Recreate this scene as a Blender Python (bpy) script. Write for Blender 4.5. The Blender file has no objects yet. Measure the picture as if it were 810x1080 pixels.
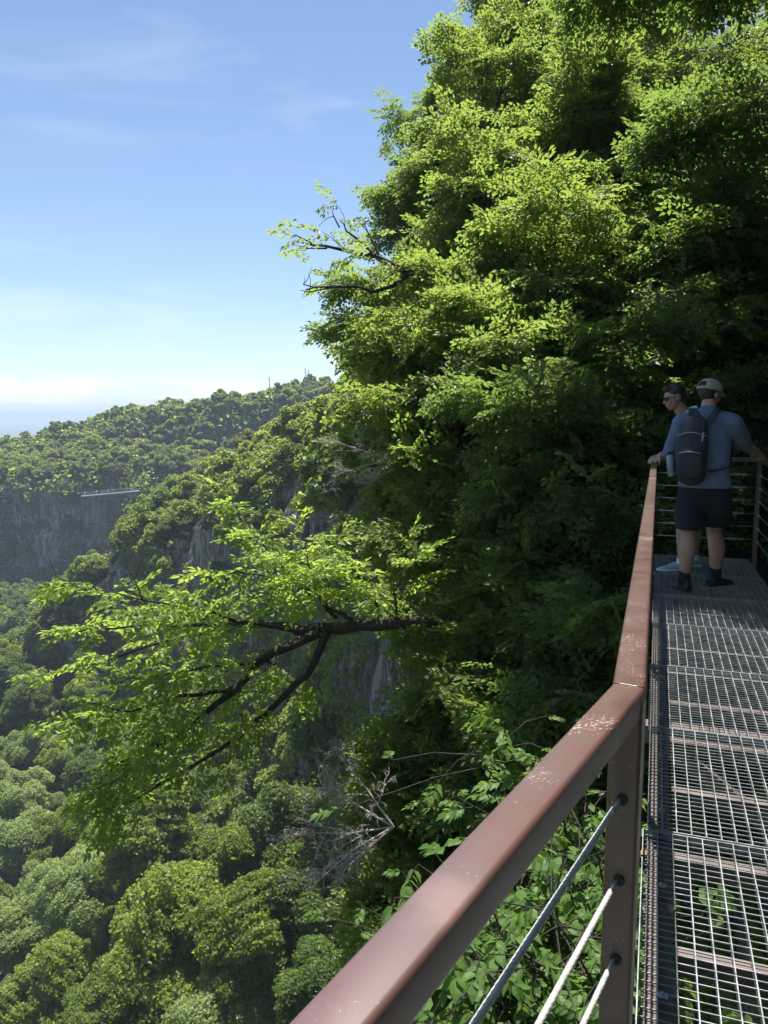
import bpy, bmesh, math, random
import numpy as np
from mathutils import Vector, Matrix, noise

random.seed(5)
rng = np.random.default_rng(11)
scene = bpy.context.scene
COL = scene.collection
PI = math.pi

# ------------------------------------------------------------------ camera
EYE = 1.48
PITCH = math.radians(7.0)
FPX = 811.0
cam_d = bpy.data.cameras.new('camera')
cam = bpy.data.objects.new('camera', cam_d)
COL.objects.link(cam)
cam.location = (0, 0, EYE)
cam.rotation_euler = (PI / 2 - PITCH, 0, 0)
cam_d.sensor_width = 36
cam_d.sensor_fit = 'VERTICAL'
cam_d.sensor_height = 36
cam_d.lens = FPX / 1080 * 36
cam_d.clip_start = 0.05
cam_d.clip_end = 30000
scene.camera = cam


def ray(px, py):
    a = (px - 405) / FPX
    b = (540 - py) / FPX
    return np.array([a, math.cos(PITCH) + b * math.sin(PITCH), -math.sin(PITCH) + b * math.cos(PITCH)])


def at(px, py, Y):
    """world point seen at that direction, Y metres ahead"""
    r = ray(px, py)
    return np.array([0, 0, EYE]) + r * (Y / r[1])


def proj(p):
    y = p[1]; z = p[2] - EYE
    zc = y * math.cos(PITCH) - z * math.sin(PITCH)
    yc = z * math.cos(PITCH) + y * math.sin(PITCH)
    if zc <= 0.1:
        return None
    return (405 + FPX * p[0] / zc, 540 - FPX * yc / zc, zc)


# ------------------------------------------------------------------ scene bookkeeping
def link(o, parent=None):
    COL.objects.link(o)
    if parent is not None:
        o.parent = parent
    return o


def tag(o, label=None, cat=None, group=None, kind=None):
    if label: o['label'] = label
    if cat: o['category'] = cat
    if group: o['group'] = group
    if kind: o['kind'] = kind
    return o


def empty(name, loc=(0, 0, 0), rz=0.0):
    o = bpy.data.objects.new(name, None)
    o.empty_display_size = 0.2
    o.location = loc
    o.rotation_euler = (0, 0, rz)
    COL.objects.link(o)
    return o


def copy_tree(o, parent=None):
    c = o.copy()
    COL.objects.link(c)
    c.parent = parent
    for ch in list(o.children):
        copy_tree(ch, c)
    return c


def mesh_np(name, V, T, mats, mi=None, smooth=False):
    """triangle (or quad) mesh straight from arrays"""
    V = np.asarray(V, dtype=np.float32)
    T = np.asarray(T, dtype=np.int32)
    k = T.shape[1]
    me = bpy.data.meshes.new(name)
    me.vertices.add(len(V))
    me.vertices.foreach_set('co', V.ravel())
    me.loops.add(T.size)
    me.loops.foreach_set('vertex_index', T.ravel())
    me.polygons.add(len(T))
    me.polygons.foreach_set('loop_start', np.arange(len(T), dtype=np.int32) * k)
    for m in (mats if isinstance(mats, (list, tuple)) else [mats]):
        me.materials.append(m)
    if mi is not None:
        me.polygons.foreach_set('material_index', np.asarray(mi, dtype=np.int32))
    me.polygons.foreach_set('use_smooth', np.full(len(T), smooth))
    me.update(calc_edges=True)
    return me


class MB:
    """collects polygons of one mesh"""
    def __init__(s):
        s.v = []; s.f = []

    def add(s, verts, faces):
        n = len(s.v)
        s.v += [tuple(map(float, p)) for p in verts]
        s.f += [tuple(i + n for i in f) for f in faces]

    def box(s, c, size, ax=None):
        """c centre, size (x,y,z) along axes ax (3 vectors)"""
        c = np.array(c, float)
        if ax is None: ax = np.eye(3)
        ax = [np.array(a, float) for a in ax]
        vs = []
        for i in (-1, 1):
            for j in (-1, 1):
                for k in (-1, 1):
                    vs.append(c + ax[0] * i * size[0] / 2 + ax[1] * j * size[1] / 2 + ax[2] * k * size[2] / 2)
        s.add(vs, [(0, 1, 3, 2), (4, 6, 7, 5), (0, 4, 5, 1), (2, 3, 7, 6), (0, 2, 6, 4), (1, 5, 7, 3)])

    def beam(s, p0, p1, w, h, up=(0, 0, 1)):
        p0 = np.array(p0, float); p1 = np.array(p1, float)
        d = p1 - p0; L = np.linalg.norm(d); d = d / L
        side = np.cross(d, up); side /= np.linalg.norm(side)
        u = np.cross(side, d)
        s.box((p0 + p1) / 2, (L, w, h), (d, side, u))

    def tube(s, pts, rad, n=8, caps=True, flat=None):
        """tube along points; rad scalar/list; flat=(side vector, ratio)"""
        pts = [np.array(p, float) for p in pts]
        if not hasattr(rad, '__len__'): rad = [rad] * len(pts)
        rings = []
        prev = None
        for i, p in enumerate(pts):
            a = pts[max(0, i - 1)]; b = pts[min(len(pts) - 1, i + 1)]
            t = b - a; t = t / (np.linalg.norm(t) + 1e-9)
            if prev is None:
                ref = np.array([0, 0, 1.0]) if abs(t[2]) < .9 else np.array([1.0, 0, 0])
            else:
                ref = prev
            e1 = ref - t * ref.dot(t); e1 /= (np.linalg.norm(e1) + 1e-9)
            e2 = np.cross(t, e1)
            prev = e1
            rings.append([p + rad[i] * (math.cos(q) * e1 + math.sin(q) * e2) for q in np.arange(n) * 2 * PI / n])
        vs = [v for r in rings for v in r]
        fs = []
        for i in range(len(pts) - 1):
            for j in range(n):
                k = (j + 1) % n
                fs.append((i * n + j, i * n + k, (i + 1) * n + k, (i + 1) * n + j))
        if caps:
            fs.append(tuple(range(n - 1, -1, -1)))
            m = (len(pts) - 1) * n
            fs.append(tuple(range(m, m + n)))
        s.add(vs, fs)

    def mesh(s, name, mat, smooth=False):
        me = bpy.data.meshes.new(name)
        me.from_pydata(s.v, [], s.f)
        if mat is not None: me.materials.append(mat)
        if smooth:
            me.polygons.foreach_set('use_smooth', [True] * len(me.polygons))
        me.update()
        return me

    def build(s, name, mat, parent=None, smooth=False):
        return link(bpy.data.objects.new(name, s.mesh(name, mat, smooth)), parent)


# ------------------------------------------------------------------ materials
def new_mat(name):
    m = bpy.data.materials.new(name)
    m.use_nodes = True
    nt = m.node_tree
    for n in list(nt.nodes): nt.nodes.remove(n)
    out = nt.nodes.new('ShaderNodeOutputMaterial')
    return m, nt, out


def N(nt, kind, **kw):
    n = nt.nodes.new(kind)
    for k, v in kw.items():
        if k.startswith('i_'):
            n.inputs[k[2:].replace('_', ' ')].default_value = v
        else:
            setattr(n, k, v)
    return n


def ramp(nt, stops, fac):
    r = nt.nodes.new('ShaderNodeValToRGB')
    e = r.color_ramp.elements
    while len(e) < len(stops): e.new(0.5)
    for i, (p, c) in enumerate(stops):
        e[i].position = p
        e[i].color = (*c, 1) if len(c) == 3 else c
    nt.links.new(fac, r.inputs[0])
    return r


def leaf_mat(name, c0, c1, trans, tfac=0.45, rough=0.45, noise_scale=0.6, spec=0.35):
    """leaf: colour varies from leaf to leaf and softly across the crown; thin and translucent"""
    m, nt, out = new_mat(name)
    geo = N(nt, 'ShaderNodeNewGeometry')
    tc = N(nt, 'ShaderNodeTexCoord')
    nz = N(nt, 'ShaderNodeTexNoise'); nz.inputs['Scale'].default_value = noise_scale
    nz.inputs['Detail'].default_value = 2
    nt.links.new(tc.outputs['Object'], nz.inputs['Vector'])
    add = N(nt, 'ShaderNodeMath', operation='MULTIPLY_ADD')
    nt.links.new(geo.outputs['Random Per Island'], add.inputs[0]); add.inputs[1].default_value = .55
    sub = N(nt, 'ShaderNodeMath', operation='MULTIPLY_ADD')
    nt.links.new(nz.outputs['Fac'], sub.inputs[0]); sub.inputs[1].default_value = 1.4; sub.inputs[2].default_value = -.48
    nt.links.new(sub.outputs[0], add.inputs[2])
    r = ramp(nt, [(0.0, c0), (1.0, c1)], add.outputs[0])
    p = N(nt, 'ShaderNodeBsdfPrincipled')
    nt.links.new(r.outputs[0], p.inputs['Base Color'])
    p.inputs['Roughness'].default_value = rough
    p.inputs['Specular IOR Level'].default_value = spec
    t = N(nt, 'ShaderNodeBsdfTranslucent')
    mx = N(nt, 'ShaderNodeMix', data_type='RGBA')
    mx.inputs[0].default_value = .75
    nt.links.new(r.outputs[0], mx.inputs[6]); mx.inputs[7].default_value = (*trans, 1)
    nt.links.new(mx.outputs[2], t.inputs['Color'])
    ms = N(nt, 'ShaderNodeMixShader'); ms.inputs[0].default_value = tfac
    nt.links.new(p.outputs[0], ms.inputs[1]); nt.links.new(t.outputs[0], ms.inputs[2])
    nt.links.new(ms.outputs[0], out.inputs['Surface'])
    return m


def noisy_mat(name, stops, scale=8, detail=5, rough=0.7, metal=0.0, bump=0.0, bscale=None, stretch=None, coords='Object', spec=0.5, rough_var=0.0):
    m, nt, out = new_mat(name)
    tc = N(nt, 'ShaderNodeTexCoord')
    src = tc.outputs[coords]
    if stretch:
        mp = N(nt, 'ShaderNodeMapping'); mp.inputs['Scale'].default_value = stretch
        nt.links.new(src, mp.inputs['Vector']); src = mp.outputs[0]
    nz = N(nt, 'ShaderNodeTexNoise'); nz.inputs['Scale'].default_value = scale; nz.inputs['Detail'].default_value = detail
    nz.inputs['Roughness'].default_value = .62
    nt.links.new(src, nz.inputs['Vector'])
    r = ramp(nt, stops, nz.outputs['Fac'])
    p = N(nt, 'ShaderNodeBsdfPrincipled')
    nt.links.new(r.outputs[0], p.inputs['Base Color'])
    p.inputs['Roughness'].default_value = rough
    p.inputs['Metallic'].default_value = metal
    p.inputs['Specular IOR Level'].default_value = spec
    if rough_var:
        mr = N(nt, 'ShaderNodeMapRange')
        nt.links.new(nz.outputs['Fac'], mr.inputs[0])
        mr.inputs[1].default_value = .3; mr.inputs[2].default_value = .7
        mr.inputs[3].default_value = rough - rough_var; mr.inputs[4].default_value = rough + rough_var
        nt.links.new(mr.outputs[0], p.inputs['Roughness'])
    if bump:
        n2 = N(nt, 'ShaderNodeTexNoise'); n2.inputs['Scale'].default_value = bscale or scale * 3; n2.inputs['Detail'].default_value = 6
        nt.links.new(src, n2.inputs['Vector'])
        b = N(nt, 'ShaderNodeBump'); b.inputs['Strength'].default_value = bump; b.inputs['Distance'].default_value = .02
        nt.links.new(n2.outputs['Fac'], b.inputs['Height'])
        nt.links.new(b.outputs[0], p.inputs['Normal'])
    nt.links.new(p.outputs[0], out.inputs['Surface'])
    return m


M = {}
# leaves
M['leaf_spring'] = leaf_mat('leaf_spring', (.060, .104, .022), (.135, .190, .044), (.42, .55, .095), .52)
M['leaf_mid'] = leaf_mat('leaf_mid', (.048, .090, .022), (.120, .172, .042), (.36, .50, .085), .50)
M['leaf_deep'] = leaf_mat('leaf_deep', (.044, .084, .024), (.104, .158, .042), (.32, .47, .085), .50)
M['leaf_broad'] = leaf_mat('leaf_broad', (.050, .110, .026), (.110, .190, .045), (.28, .46, .050), .42, rough=.5, noise_scale=1.5, spec=.25)
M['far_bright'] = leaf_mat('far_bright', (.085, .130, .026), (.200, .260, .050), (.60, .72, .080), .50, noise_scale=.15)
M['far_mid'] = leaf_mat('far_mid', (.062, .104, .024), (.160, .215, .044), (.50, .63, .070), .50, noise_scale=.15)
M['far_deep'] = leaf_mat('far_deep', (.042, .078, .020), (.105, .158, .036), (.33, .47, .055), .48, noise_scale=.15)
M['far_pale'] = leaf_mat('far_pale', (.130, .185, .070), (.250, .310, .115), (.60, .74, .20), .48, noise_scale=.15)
M['leaf_young_sunlit'] = leaf_mat('leaf_young_sunlit', (.095, .155, .026), (.165, .235, .050), (.50, .68, .10), .56)  # young leaf tone, brightened beyond leaf_spring so the leaning tree looks sunlit
M['far_olive'] = leaf_mat('far_olive', (.085, .095, .035), (.175, .175, .060), (.46, .48, .10), .42, noise_scale=.15)
M['bark'] = noisy_mat('bark', [(.3, (.014, .011, .009)), (.7, (.055, .046, .038))], 9, 6, .9, bump=.6, stretch=(3, 3, .8))
M['bark_pale'] = noisy_mat('bark_pale', [(.3, (.34, .29, .26)), (.7, (.58, .51, .46))], 9, 6, .85, bump=.4)
# metalwork
M['galvanised'] = noisy_mat('galvanised', [(.3, (.20, .23, .24)), (.7, (.40, .43, .44))], 14, 6, .42, .55, rough_var=.12)
M['beam_paint'] = noisy_mat('beam_paint', [(.3, (.085, .058, .052)), (.7, (.15, .115, .105))], 9, 6, .6)
M['steel_cable'] = noisy_mat('steel_cable', [(.3, (.42, .42, .40)), (.7, (.62, .61, .58))], 60, 4, .42, .35, rough_var=.1)
M['black_rubber'] = noisy_mat('black_rubber', [(.3, (.012, .012, .013)), (.7, (.03, .03, .03))], 20, 3, .8)


def paint_mat():
    m, nt, out = new_mat('brown_paint')
    tc = N(nt, 'ShaderNodeTexCoord')
    n1 = N(nt, 'ShaderNodeTexNoise'); n1.inputs['Scale'].default_value = 7; n1.inputs['Detail'].default_value = 6
    nt.links.new(tc.outputs['Object'], n1.inputs['Vector'])
    base = ramp(nt, [(.28, (.060, .030, .026)), (.5, (.100, .048, .041)), (.62, (.085, .046, .042)), (.8, (.16, .090, .080))], n1.outputs['Fac'])
    # pale specks and droppings
    n2 = N(nt, 'ShaderNodeTexNoise'); n2.inputs['Scale'].default_value = 260; n2.inputs['Detail'].default_value = 3
    nt.links.new(tc.outputs['Object'], n2.inputs['Vector'])
    n3 = N(nt, 'ShaderNodeTexNoise'); n3.inputs['Scale'].default_value = 9; n3.inputs['Detail'].default_value = 4
    nt.links.new(tc.outputs['Object'], n3.inputs['Vector'])
    mul = N(nt, 'ShaderNodeMath', operation='MULTIPLY')
    nt.links.new(n2.outputs['Fac'], mul.inputs[0]); nt.links.new(n3.outputs['Fac'], mul.inputs[1])
    mask = ramp(nt, [(.365, (0, 0, 0)), (.42, (.75, .75, .75))], mul.outputs[0])
    # fine scratches
    mp = N(nt, 'ShaderNodeMapping'); mp.inputs['Scale'].default_value = (300, 22, 60); mp.inputs['Rotation'].default_value = (0, 0, .6)
    nt.links.new(tc.outputs['Object'], mp.inputs['Vector'])
    n4 = N(nt, 'ShaderNodeTexNoise'); n4.inputs['Scale'].default_value = 1.0; n4.inputs['Detail'].default_value = 4
    nt.links.new(mp.outputs[0], n4.inputs['Vector'])
    m4 = ramp(nt, [(.64, (0, 0, 0)), (.72, (.5, .5, .5))], n4.outputs['Fac'])
    mx = N(nt, 'ShaderNodeMath', operation='MAXIMUM')
    m5 = N(nt, 'ShaderNodeMath', operation='MULTIPLY'); nt.links.new(m4.outputs[0], m5.inputs[0]); m5.inputs[1].default_value = .06
    nt.links.new(mask.outputs[0], mx.inputs[0]); nt.links.new(m5.outputs[0], mx.inputs[1])
    mix = N(nt, 'ShaderNodeMix', data_type='RGBA')
    nt.links.new(mx.outputs[0], mix.inputs[0]); nt.links.new(base.outputs[0], mix.inputs[6]); mix.inputs[7].default_value = (.44, .34, .31, 1)
    p = N(nt, 'ShaderNodeBsdfPrincipled')
    nt.links.new(mix.outputs[2], p.inputs['Base Color'])
    rr = N(nt, 'ShaderNodeMapRange'); nt.links.new(n1.outputs['Fac'], rr.inputs[0])
    rr.inputs[1].default_value = .3; rr.inputs[2].default_value = .7; rr.inputs[3].default_value = .30; rr.inputs[4].default_value = .48
    nt.links.new(rr.outputs[0], p.inputs['Roughness'])
    p.inputs['Coat Weight'].default_value = .7; p.inputs['Coat Roughness'].default_value = .30; p.inputs['Coat IOR'].default_value = 1.55
    nt.links.new(p.outputs[0], out.inputs['Surface'])
    return m


M['paint'] = paint_mat()


def rock_mat():
    """limestone with dark upright streaks; soil and moss where the surface is less steep"""
    m, nt, out = new_mat('limestone_and_moss')
    geo = N(nt, 'ShaderNodeNewGeometry')
    mp = N(nt, 'ShaderNodeMapping'); mp.inputs['Scale'].default_value = (.30, .30, .055)
    nt.links.new(geo.outputs['Position'], mp.inputs['Vector'])
    n1 = N(nt, 'ShaderNodeTexNoise'); n1.inputs['Scale'].default_value = 2.2; n1.inputs['Detail'].default_value = 12; n1.inputs['Roughness'].default_value = .74
    nt.links.new(mp.outputs[0], n1.inputs['Vector'])
    rock = ramp(nt, [(.36, (.03, .03, .028)), (.45, (.19, .185, .175)), (.55, (.38, .365, .34)), (.68, (.55, .52, .47))], n1.outputs['Fac'])
    n2 = N(nt, 'ShaderNodeTexNoise'); n2.inputs['Scale'].default_value = .35; n2.inputs['Detail'].default_value = 8; n2.inputs['Roughness'].default_value = .7
    nt.links.new(geo.outputs['Position'], n2.inputs['Vector'])
    moss = ramp(nt, [(.35, (.018, .034, .010)), (.65, (.050, .078, .020))], n2.outputs['Fac'])
    sx = N(nt, 'ShaderNodeSeparateXYZ'); nt.links.new(geo.outputs['Normal'], sx.inputs[0])
    ab = N(nt, 'ShaderNodeMath', operation='ABSOLUTE'); nt.links.new(sx.outputs['Z'], ab.inputs[0])
    a2 = N(nt, 'ShaderNodeMath', operation='MULTIPLY_ADD'); nt.links.new(n2.outputs['Fac'], a2.inputs[0]); a2.inputs[1].default_value = 1.0
    nt.links.new(ab.outputs[0], a2.inputs[2])
    mask = ramp(nt, [(.86, (0, 0, 0)), (.98, (1, 1, 1))], a2.outputs[0])
    mix = N(nt, 'ShaderNodeMix', data_type='RGBA')
    nt.links.new(mask.outputs[0], mix.inputs[0]); nt.links.new(rock.outputs[0], mix.inputs[6]); nt.links.new(moss.outputs[0], mix.inputs[7])
    vo = N(nt, 'ShaderNodeTexVoronoi', feature='DISTANCE_TO_EDGE'); vo.inputs['Scale'].default_value = 3.2; vo.inputs['Randomness'].default_value = 1
    wv = N(nt, 'ShaderNodeMix', data_type='VECTOR'); wv.inputs[0].default_value = .35; nt.links.new(mp.outputs[0], wv.inputs[4]); nt.links.new(n1.outputs['Color'], wv.inputs[5]); nt.links.new(wv.outputs[1], vo.inputs['Vector'])
    cr = ramp(nt, [(0, (.25, .25, .25)), (.05, (.8, .8, .8)), (.12, (1, 1, 1))], vo.outputs['Distance'])
    rk = N(nt, 'ShaderNodeMix', data_type='RGBA', blend_type='MULTIPLY'); rk.inputs[0].default_value = 1; nt.links.new(rock.outputs[0], rk.inputs[6]); nt.links.new(cr.outputs[0], rk.inputs[7])
    nt.links.new(rk.outputs[2], mix.inputs[6])
    p = N(nt, 'ShaderNodeBsdfPrincipled'); p.inputs['Roughness'].default_value = .95; p.inputs['Specular IOR Level'].default_value = .2
    nt.links.new(mix.outputs[2], p.inputs['Base Color'])
    b = N(nt, 'ShaderNodeBump'); b.inputs['Strength'].default_value = 1.0; b.inputs['Distance'].default_value = 2.2
    nt.links.new(n1.outputs['Fac'], b.inputs['Height']); nt.links.new(b.outputs[0], p.inputs['Normal'])
    nt.links.new(p.outputs[0], out.inputs['Surface'])
    return m


M['rock'] = rock_mat()
M['soil'] = noisy_mat('soil', [(.35, (.020, .034, .012)), (.65, (.055, .075, .025))], .05, 8, .95, coords='Object')
M['stones'] = noisy_mat('pale_stones', [(.35, (.22, .21, .19)), (.65, (.50, .48, .44))], 1.2, 6, .9, bump=.8)
M['water'] = noisy_mat('water', [(.3, (.05, .08, .075)), (.7, (.09, .13, .12))], .5, 3, .08, bump=.3, bscale=3)


# ------------------------------------------------------------------ terrain sheets
def catmull(P, t):
    n = len(P)
    i = np.clip(np.floor(t).astype(int), 0, n - 2)
    f = (t - i)[:, None]
    if P.ndim == 3: f = f[:, :, None]
    p0 = P[np.clip(i - 1, 0, n - 1)]; p1 = P[i]; p2 = P[i + 1]; p3 = P[np.clip(i + 2, 0, n - 1)]
    return .5 * ((2 * p1) + (-p0 + p2) * f + (2 * p0 - 5 * p1 + 4 * p2 - p3) * f * f + (-p0 + 3 * p1 - 3 * p2 + p3) * f ** 3)


def sweep(name, ctrl, nu, nv, amp, fscale, mat):
    """smooth sheet through a grid of control points, broken up by rocky noise; returns grid of points"""
    C = np.array(ctrl, float)
    A = catmull(C, np.linspace(0, C.shape[0] - 1, nu))
    B = catmull(A.transpose(1, 0, 2), np.linspace(0, C.shape[1] - 1, nv)).transpose(1, 0, 2)
    du = np.gradient(B, axis=0); dv = np.gradient(B, axis=1)
    nr = np.cross(du, dv); nr /= (np.linalg.norm(nr, axis=2, keepdims=True) + 1e-9)
    D = np.zeros(B.shape[:2])
    for i in range(nu):
        for j in range(nv):
            p = Vector(B[i, j])
            q = Vector((p.x * fscale, p.y * fscale, p.z * fscale * .35))
            D[i, j] = noise.fractal(q, 0.9, 2.1, 5) + .5 * noise.fractal(q * .3 + Vector((9, 3, 1)), 1.0, 2.0, 2)
    a = amp(B) if callable(amp) else amp
    G = B + nr * (D * a)[..., None]
    idx = np.arange(nu * nv).reshape(nu, nv)
    Q = np.stack([idx[:-1, :-1], idx[1:, :-1], idx[1:, 1:], idx[:-1, 1:]], -1).reshape(-1, 4)
    me = mesh_np(name, G.reshape(-1, 3), Q, mat, smooth=True)
    o = link(bpy.data.objects.new(name, me))
    tag(o, kind='structure')
    du = np.gradient(G, axis=0); dv = np.gradient(G, axis=1)
    nr = np.cross(du, dv); nr /= (np.linalg.norm(nr, axis=2, keepdims=True) + 1e-9)
    return G, nr, o


#            back              crest            mid              brow              cliff middle      foot              talus             toe
GORGE = [
    [(60, -30, 48), (34, -30, 34), (15, -30, 11), (3.4, -30, -1.9), (1.8, -30, -16), (-1, -30, -32), (-12, -30, -50), (-32, -30, -70)],
    [(60, -8, 48), (34, -8, 34), (15, -8, 11), (3.0, -8, -1.9), (1.6, -8, -16), (-1, -8, -32), (-12, -8, -50), (-32, -8, -70)],
    [(60, 3, 48), (34, 3, 34), (15, 3, 11), (3.4, 3, -1.9), (2.2, 3, -15), (0, 3, -31), (-11, 3, -50), (-31, 3, -70)],
    [(60, 10, 46), (32, 10, 33), (15, 10, 11), (4.9, 9.5, -1.6), (3.4, 10, -15), (0.6, 10, -31), (-10, 10, -50), (-30, 10, -70)],
    [(60, 16, 44), (31, 16, 31), (14, 16, 11), (4.0, 15, -1.4), (2.8, 15, -15), (0, 15, -31), (-10, 15, -50), (-30, 15, -70)],
    [(56, 28, 42), (29, 28, 29), (12, 27, 11), (2.8, 25, -1.6), (2.0, 25, -15), (-1, 25, -32), (-11, 25, -50), (-30, 25, -70)],
    [(50, 50, 38), (25, 49, 26), (11, 47, 11), (2.0, 45, -4), (0.9, 45, -18), (-3, 44, -34), (-14, 43, -51), (-32, 42, -70)],
    [(42, 98, 28), (19, 86, 20), (8, 80, 8), (-3, 75, -7), (-5, 75, -20), (-9, 74, -36), (-20, 72, -53), (-38, 70, -71)],
    [(12, 175, 0), (2, 146, 4), (-5, 126, 0), (-12, 110, -9), (-14, 109, -22), (-18, 106, -40), (-28, 101, -56), (-45, 95, -72)],
    [(-25, 225, -35), (-33, 186, -12), (-35, 168, -15), (-38, 150, -21), (-40, 149, -33), (-42, 147, -46), (-48, 140, -59), (-58, 132, -72)],
    [(-52, 232, -52), (-60, 198, -27), (-61, 184, -29), (-62, 168, -33), (-63, 166, -43), (-65, 164, -53), (-70, 158, -63), (-78, 150, -72)],
    [(-82, 226, -68), (-84, 198, -50), (-84, 188, -52), (-85, 178, -56), (-85, 176, -61), (-87, 174, -66), (-90, 170, -70), (-95, 163, -73)],
    [(-112, 222, -76), (-112, 198, -74), (-112, 192, -74), (-112, 188, -74), (-112, 186, -75), (-112, 184, -75), (-114, 180, -76), (-116, 172, -76)],
]
G0, N0, gorge = sweep('gorge_slope', GORGE, 330, 150, lambda B: np.clip(np.abs(B[..., 1] - 3) / 60, .10, 1) * 4.2, .085, M['rock'])

far_x = [-420, -250, -100, 0, 100, 200, 300, 400, 520, 700]
crest_y = [506, 499, 489, 482, 451, 433, 419, 407, 396, 378]
brow_y = [512, 508, 504, 502, 500, 506, 506, 496, 484, 470]
FAR = []
for i, x in enumerate(far_x):
    FAR.append([at(x, crest_y[i] + 14, 620) + np.array([0, 0, -14]), at(x, crest_y[i], 430 - i * 4), at(x, (crest_y[i] * .45 + brow_y[i] * .55), 372), at(x, brow_y[i], 330),
                at(x, 560 - i * 2, 324), at(x, 622 - i * 2, 316), at(x, 652, 292), np.array([at(x, 700, 240)[0], 240, -76])])
G1, N1, far_hill = sweep('far_hill', FAR, 230, 120, lambda B: np.full(B.shape[:2], 7.0), .035, M['rock'])


def plane_sheet(name, x0, x1, y0, y1, z, mat, n=2, amp=0):
    xs = np.linspace(x0, x1, n); ys = np.linspace(y0, y1, n)
    V = []
    for y in ys:
        for x in xs:
            V.append((x, y, z + (amp * noise.fractal(Vector((x * .03, y * .03, 0)), 1, 2, 3) if amp else 0)))
    idx = np.arange(n * n).reshape(n, n)
    Q = np.stack([idx[:-1, :-1], idx[:-1, 1:], idx[1:, 1:], idx[1:, :-1]], -1).reshape(-1, 4)
    o = link(bpy.data.objects.new(name, mesh_np(name, V, Q, mat, smooth=True)))
    tag(o, kind='structure')
    return o


plane_sheet('ground', -9000, 9000, -3000, 15000, -89.5, M['soil'])
plane_sheet('valley_floor', -190, 60, -60, 300, -72.5, M['soil'], 90, 1.6)

# ------------------------------------------------------------------ foliage machinery
def nrm(v):
    return v / (np.linalg.norm(v, axis=-1, keepdims=True) + 1e-9)


def frames(D, U):
    """rotation matrices with x along D, z close to U"""
    X = nrm(D); Y = nrm(np.cross(U, X)); Z = np.cross(X, Y)
    return np.stack([X, Y, Z], axis=-1)


LEAF_SIMPLE = (np.array([(0, 0, 0), (.45, -.30, .10), (1, 0, -.06), (.45, .30, .10)]), np.array([(0, 1, 2), (0, 2, 3)]))
LEAF_OVAL = (np.array([(0, 0, 0), (.20, -.25, .07), (.55, -.27, .03), (1, 0, -.18), (.55, .27, .03), (.20, .25, .07), (.26, 0, .0), (.60, 0, -.04)]),
             np.array([(0, 1, 6), (1, 2, 6), (2, 7, 6), (2, 3, 7), (3, 4, 7), (4, 6, 7), (4, 5, 6), (5, 0, 6)]))
CARD = (np.array([(-.5, -.28, 0), (-.05, -.5, .12), (.5, -.1, 0), (.25, .42, .10), (-.3, .45, -.05)]), np.array([(0, 1, 4), (1, 2, 3), (1, 3, 4)]))


def stamp(tpl, P, R, S):
    tv, tf = tpl
    n = len(P); k = len(tv)
    V = np.einsum('nij,kj->nki', R, tv) * S[:, None, None] + P[:, None, :]
    T = tf[None] + (np.arange(n) * k)[:, None, None]
    return V.reshape(-1, 3), T.reshape(-1, 3)


def join(parts):
    Vs, Ts, off = [], [], 0
    for V, T in parts:
        Vs.append(V); Ts.append(T + off); off += len(V)
    return np.concatenate(Vs), np.concatenate(Ts)


def spray_template(r, length=1.0, leaf=.16, nside=7, droop=.24, oval=False):
    """flat twig with side twigs and alternate leaves: positions, frames, sizes"""
    P, D, U, S = [], [], [], []
    def twig(p0, a, L, n):
        for k in range(n):
            t = (k + .7) / n
            q = p0 + np.array([math.cos(a), math.sin(a), 0]) * L * t
            q[2] -= droop * (q[0] ** 2)
            s = 1 if k % 2 else -1
            b = a + s * r.uniform(.5, 1.0)
            P.append(q + r.normal(0, .012, 3))
            D.append((math.cos(b), math.sin(b), r.uniform(-.70, .25)))
            U.append((r.normal(0, .55), r.normal(0, .55), 1))
            S.append(leaf * r.uniform(.7, 1.15))
        q = p0 + np.array([math.cos(a), math.sin(a), 0]) * L; q[2] -= droop * q[0] ** 2
        P.append(q); D.append((math.cos(a), math.sin(a), -.3)); U.append((0, r.normal(0, .3), 1)); S.append(leaf)
    twig(np.zeros(3), 0, length, 9)
    for k in range(nside):
        t = .12 + .75 * k / nside
        s = 1 if k % 2 else -1
        twig(np.array([length * t, 0, 0]), s * r.uniform(.6, .95), length * .5 * (1 - .55 * t) * r.uniform(.7, 1.1), 4)
    P = np.array(P); D = np.array(D); U = np.array(U)
    return P, frames(D, U), np.array(S)


SPRAYS = [spray_template(rng) for _ in range(6)]
SPARSE = [spray_template(rng, nside=3, leaf=.235) for _ in range(5)]


def sprays_to_leaves(SP, SD, SU, SS, tpls, tpl=LEAF_SIMPLE, keep=1.0, r=rng):
    SP = np.array(SP); SS = np.array(SS); R = frames(np.array(SD), np.array(SU))
    pick = r.integers(0, len(tpls), len(SP))
    out = []
    for k, (p, lr, ls) in enumerate(tpls):
        m = pick == k
        if not m.any(): continue
        Rk = R[m]; Pk = SP[m]; Sk = SS[m]
        P = (np.einsum('nij,kj->nki', Rk, p) * Sk[:, None, None] + Pk[:, None, :]).reshape(-1, 3)
        LR = np.einsum('nij,kjl->nkil', Rk, lr).reshape(-1, 3, 3)
        LS = (Sk[:, None] * ls[None]).reshape(-1)
        if keep < 1:
            q = r.random(len(P)) < keep
            P, LR, LS = P[q], LR[q], LS[q]
        out.append(stamp(tpl, P, LR, LS))
    return join(out)


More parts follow.
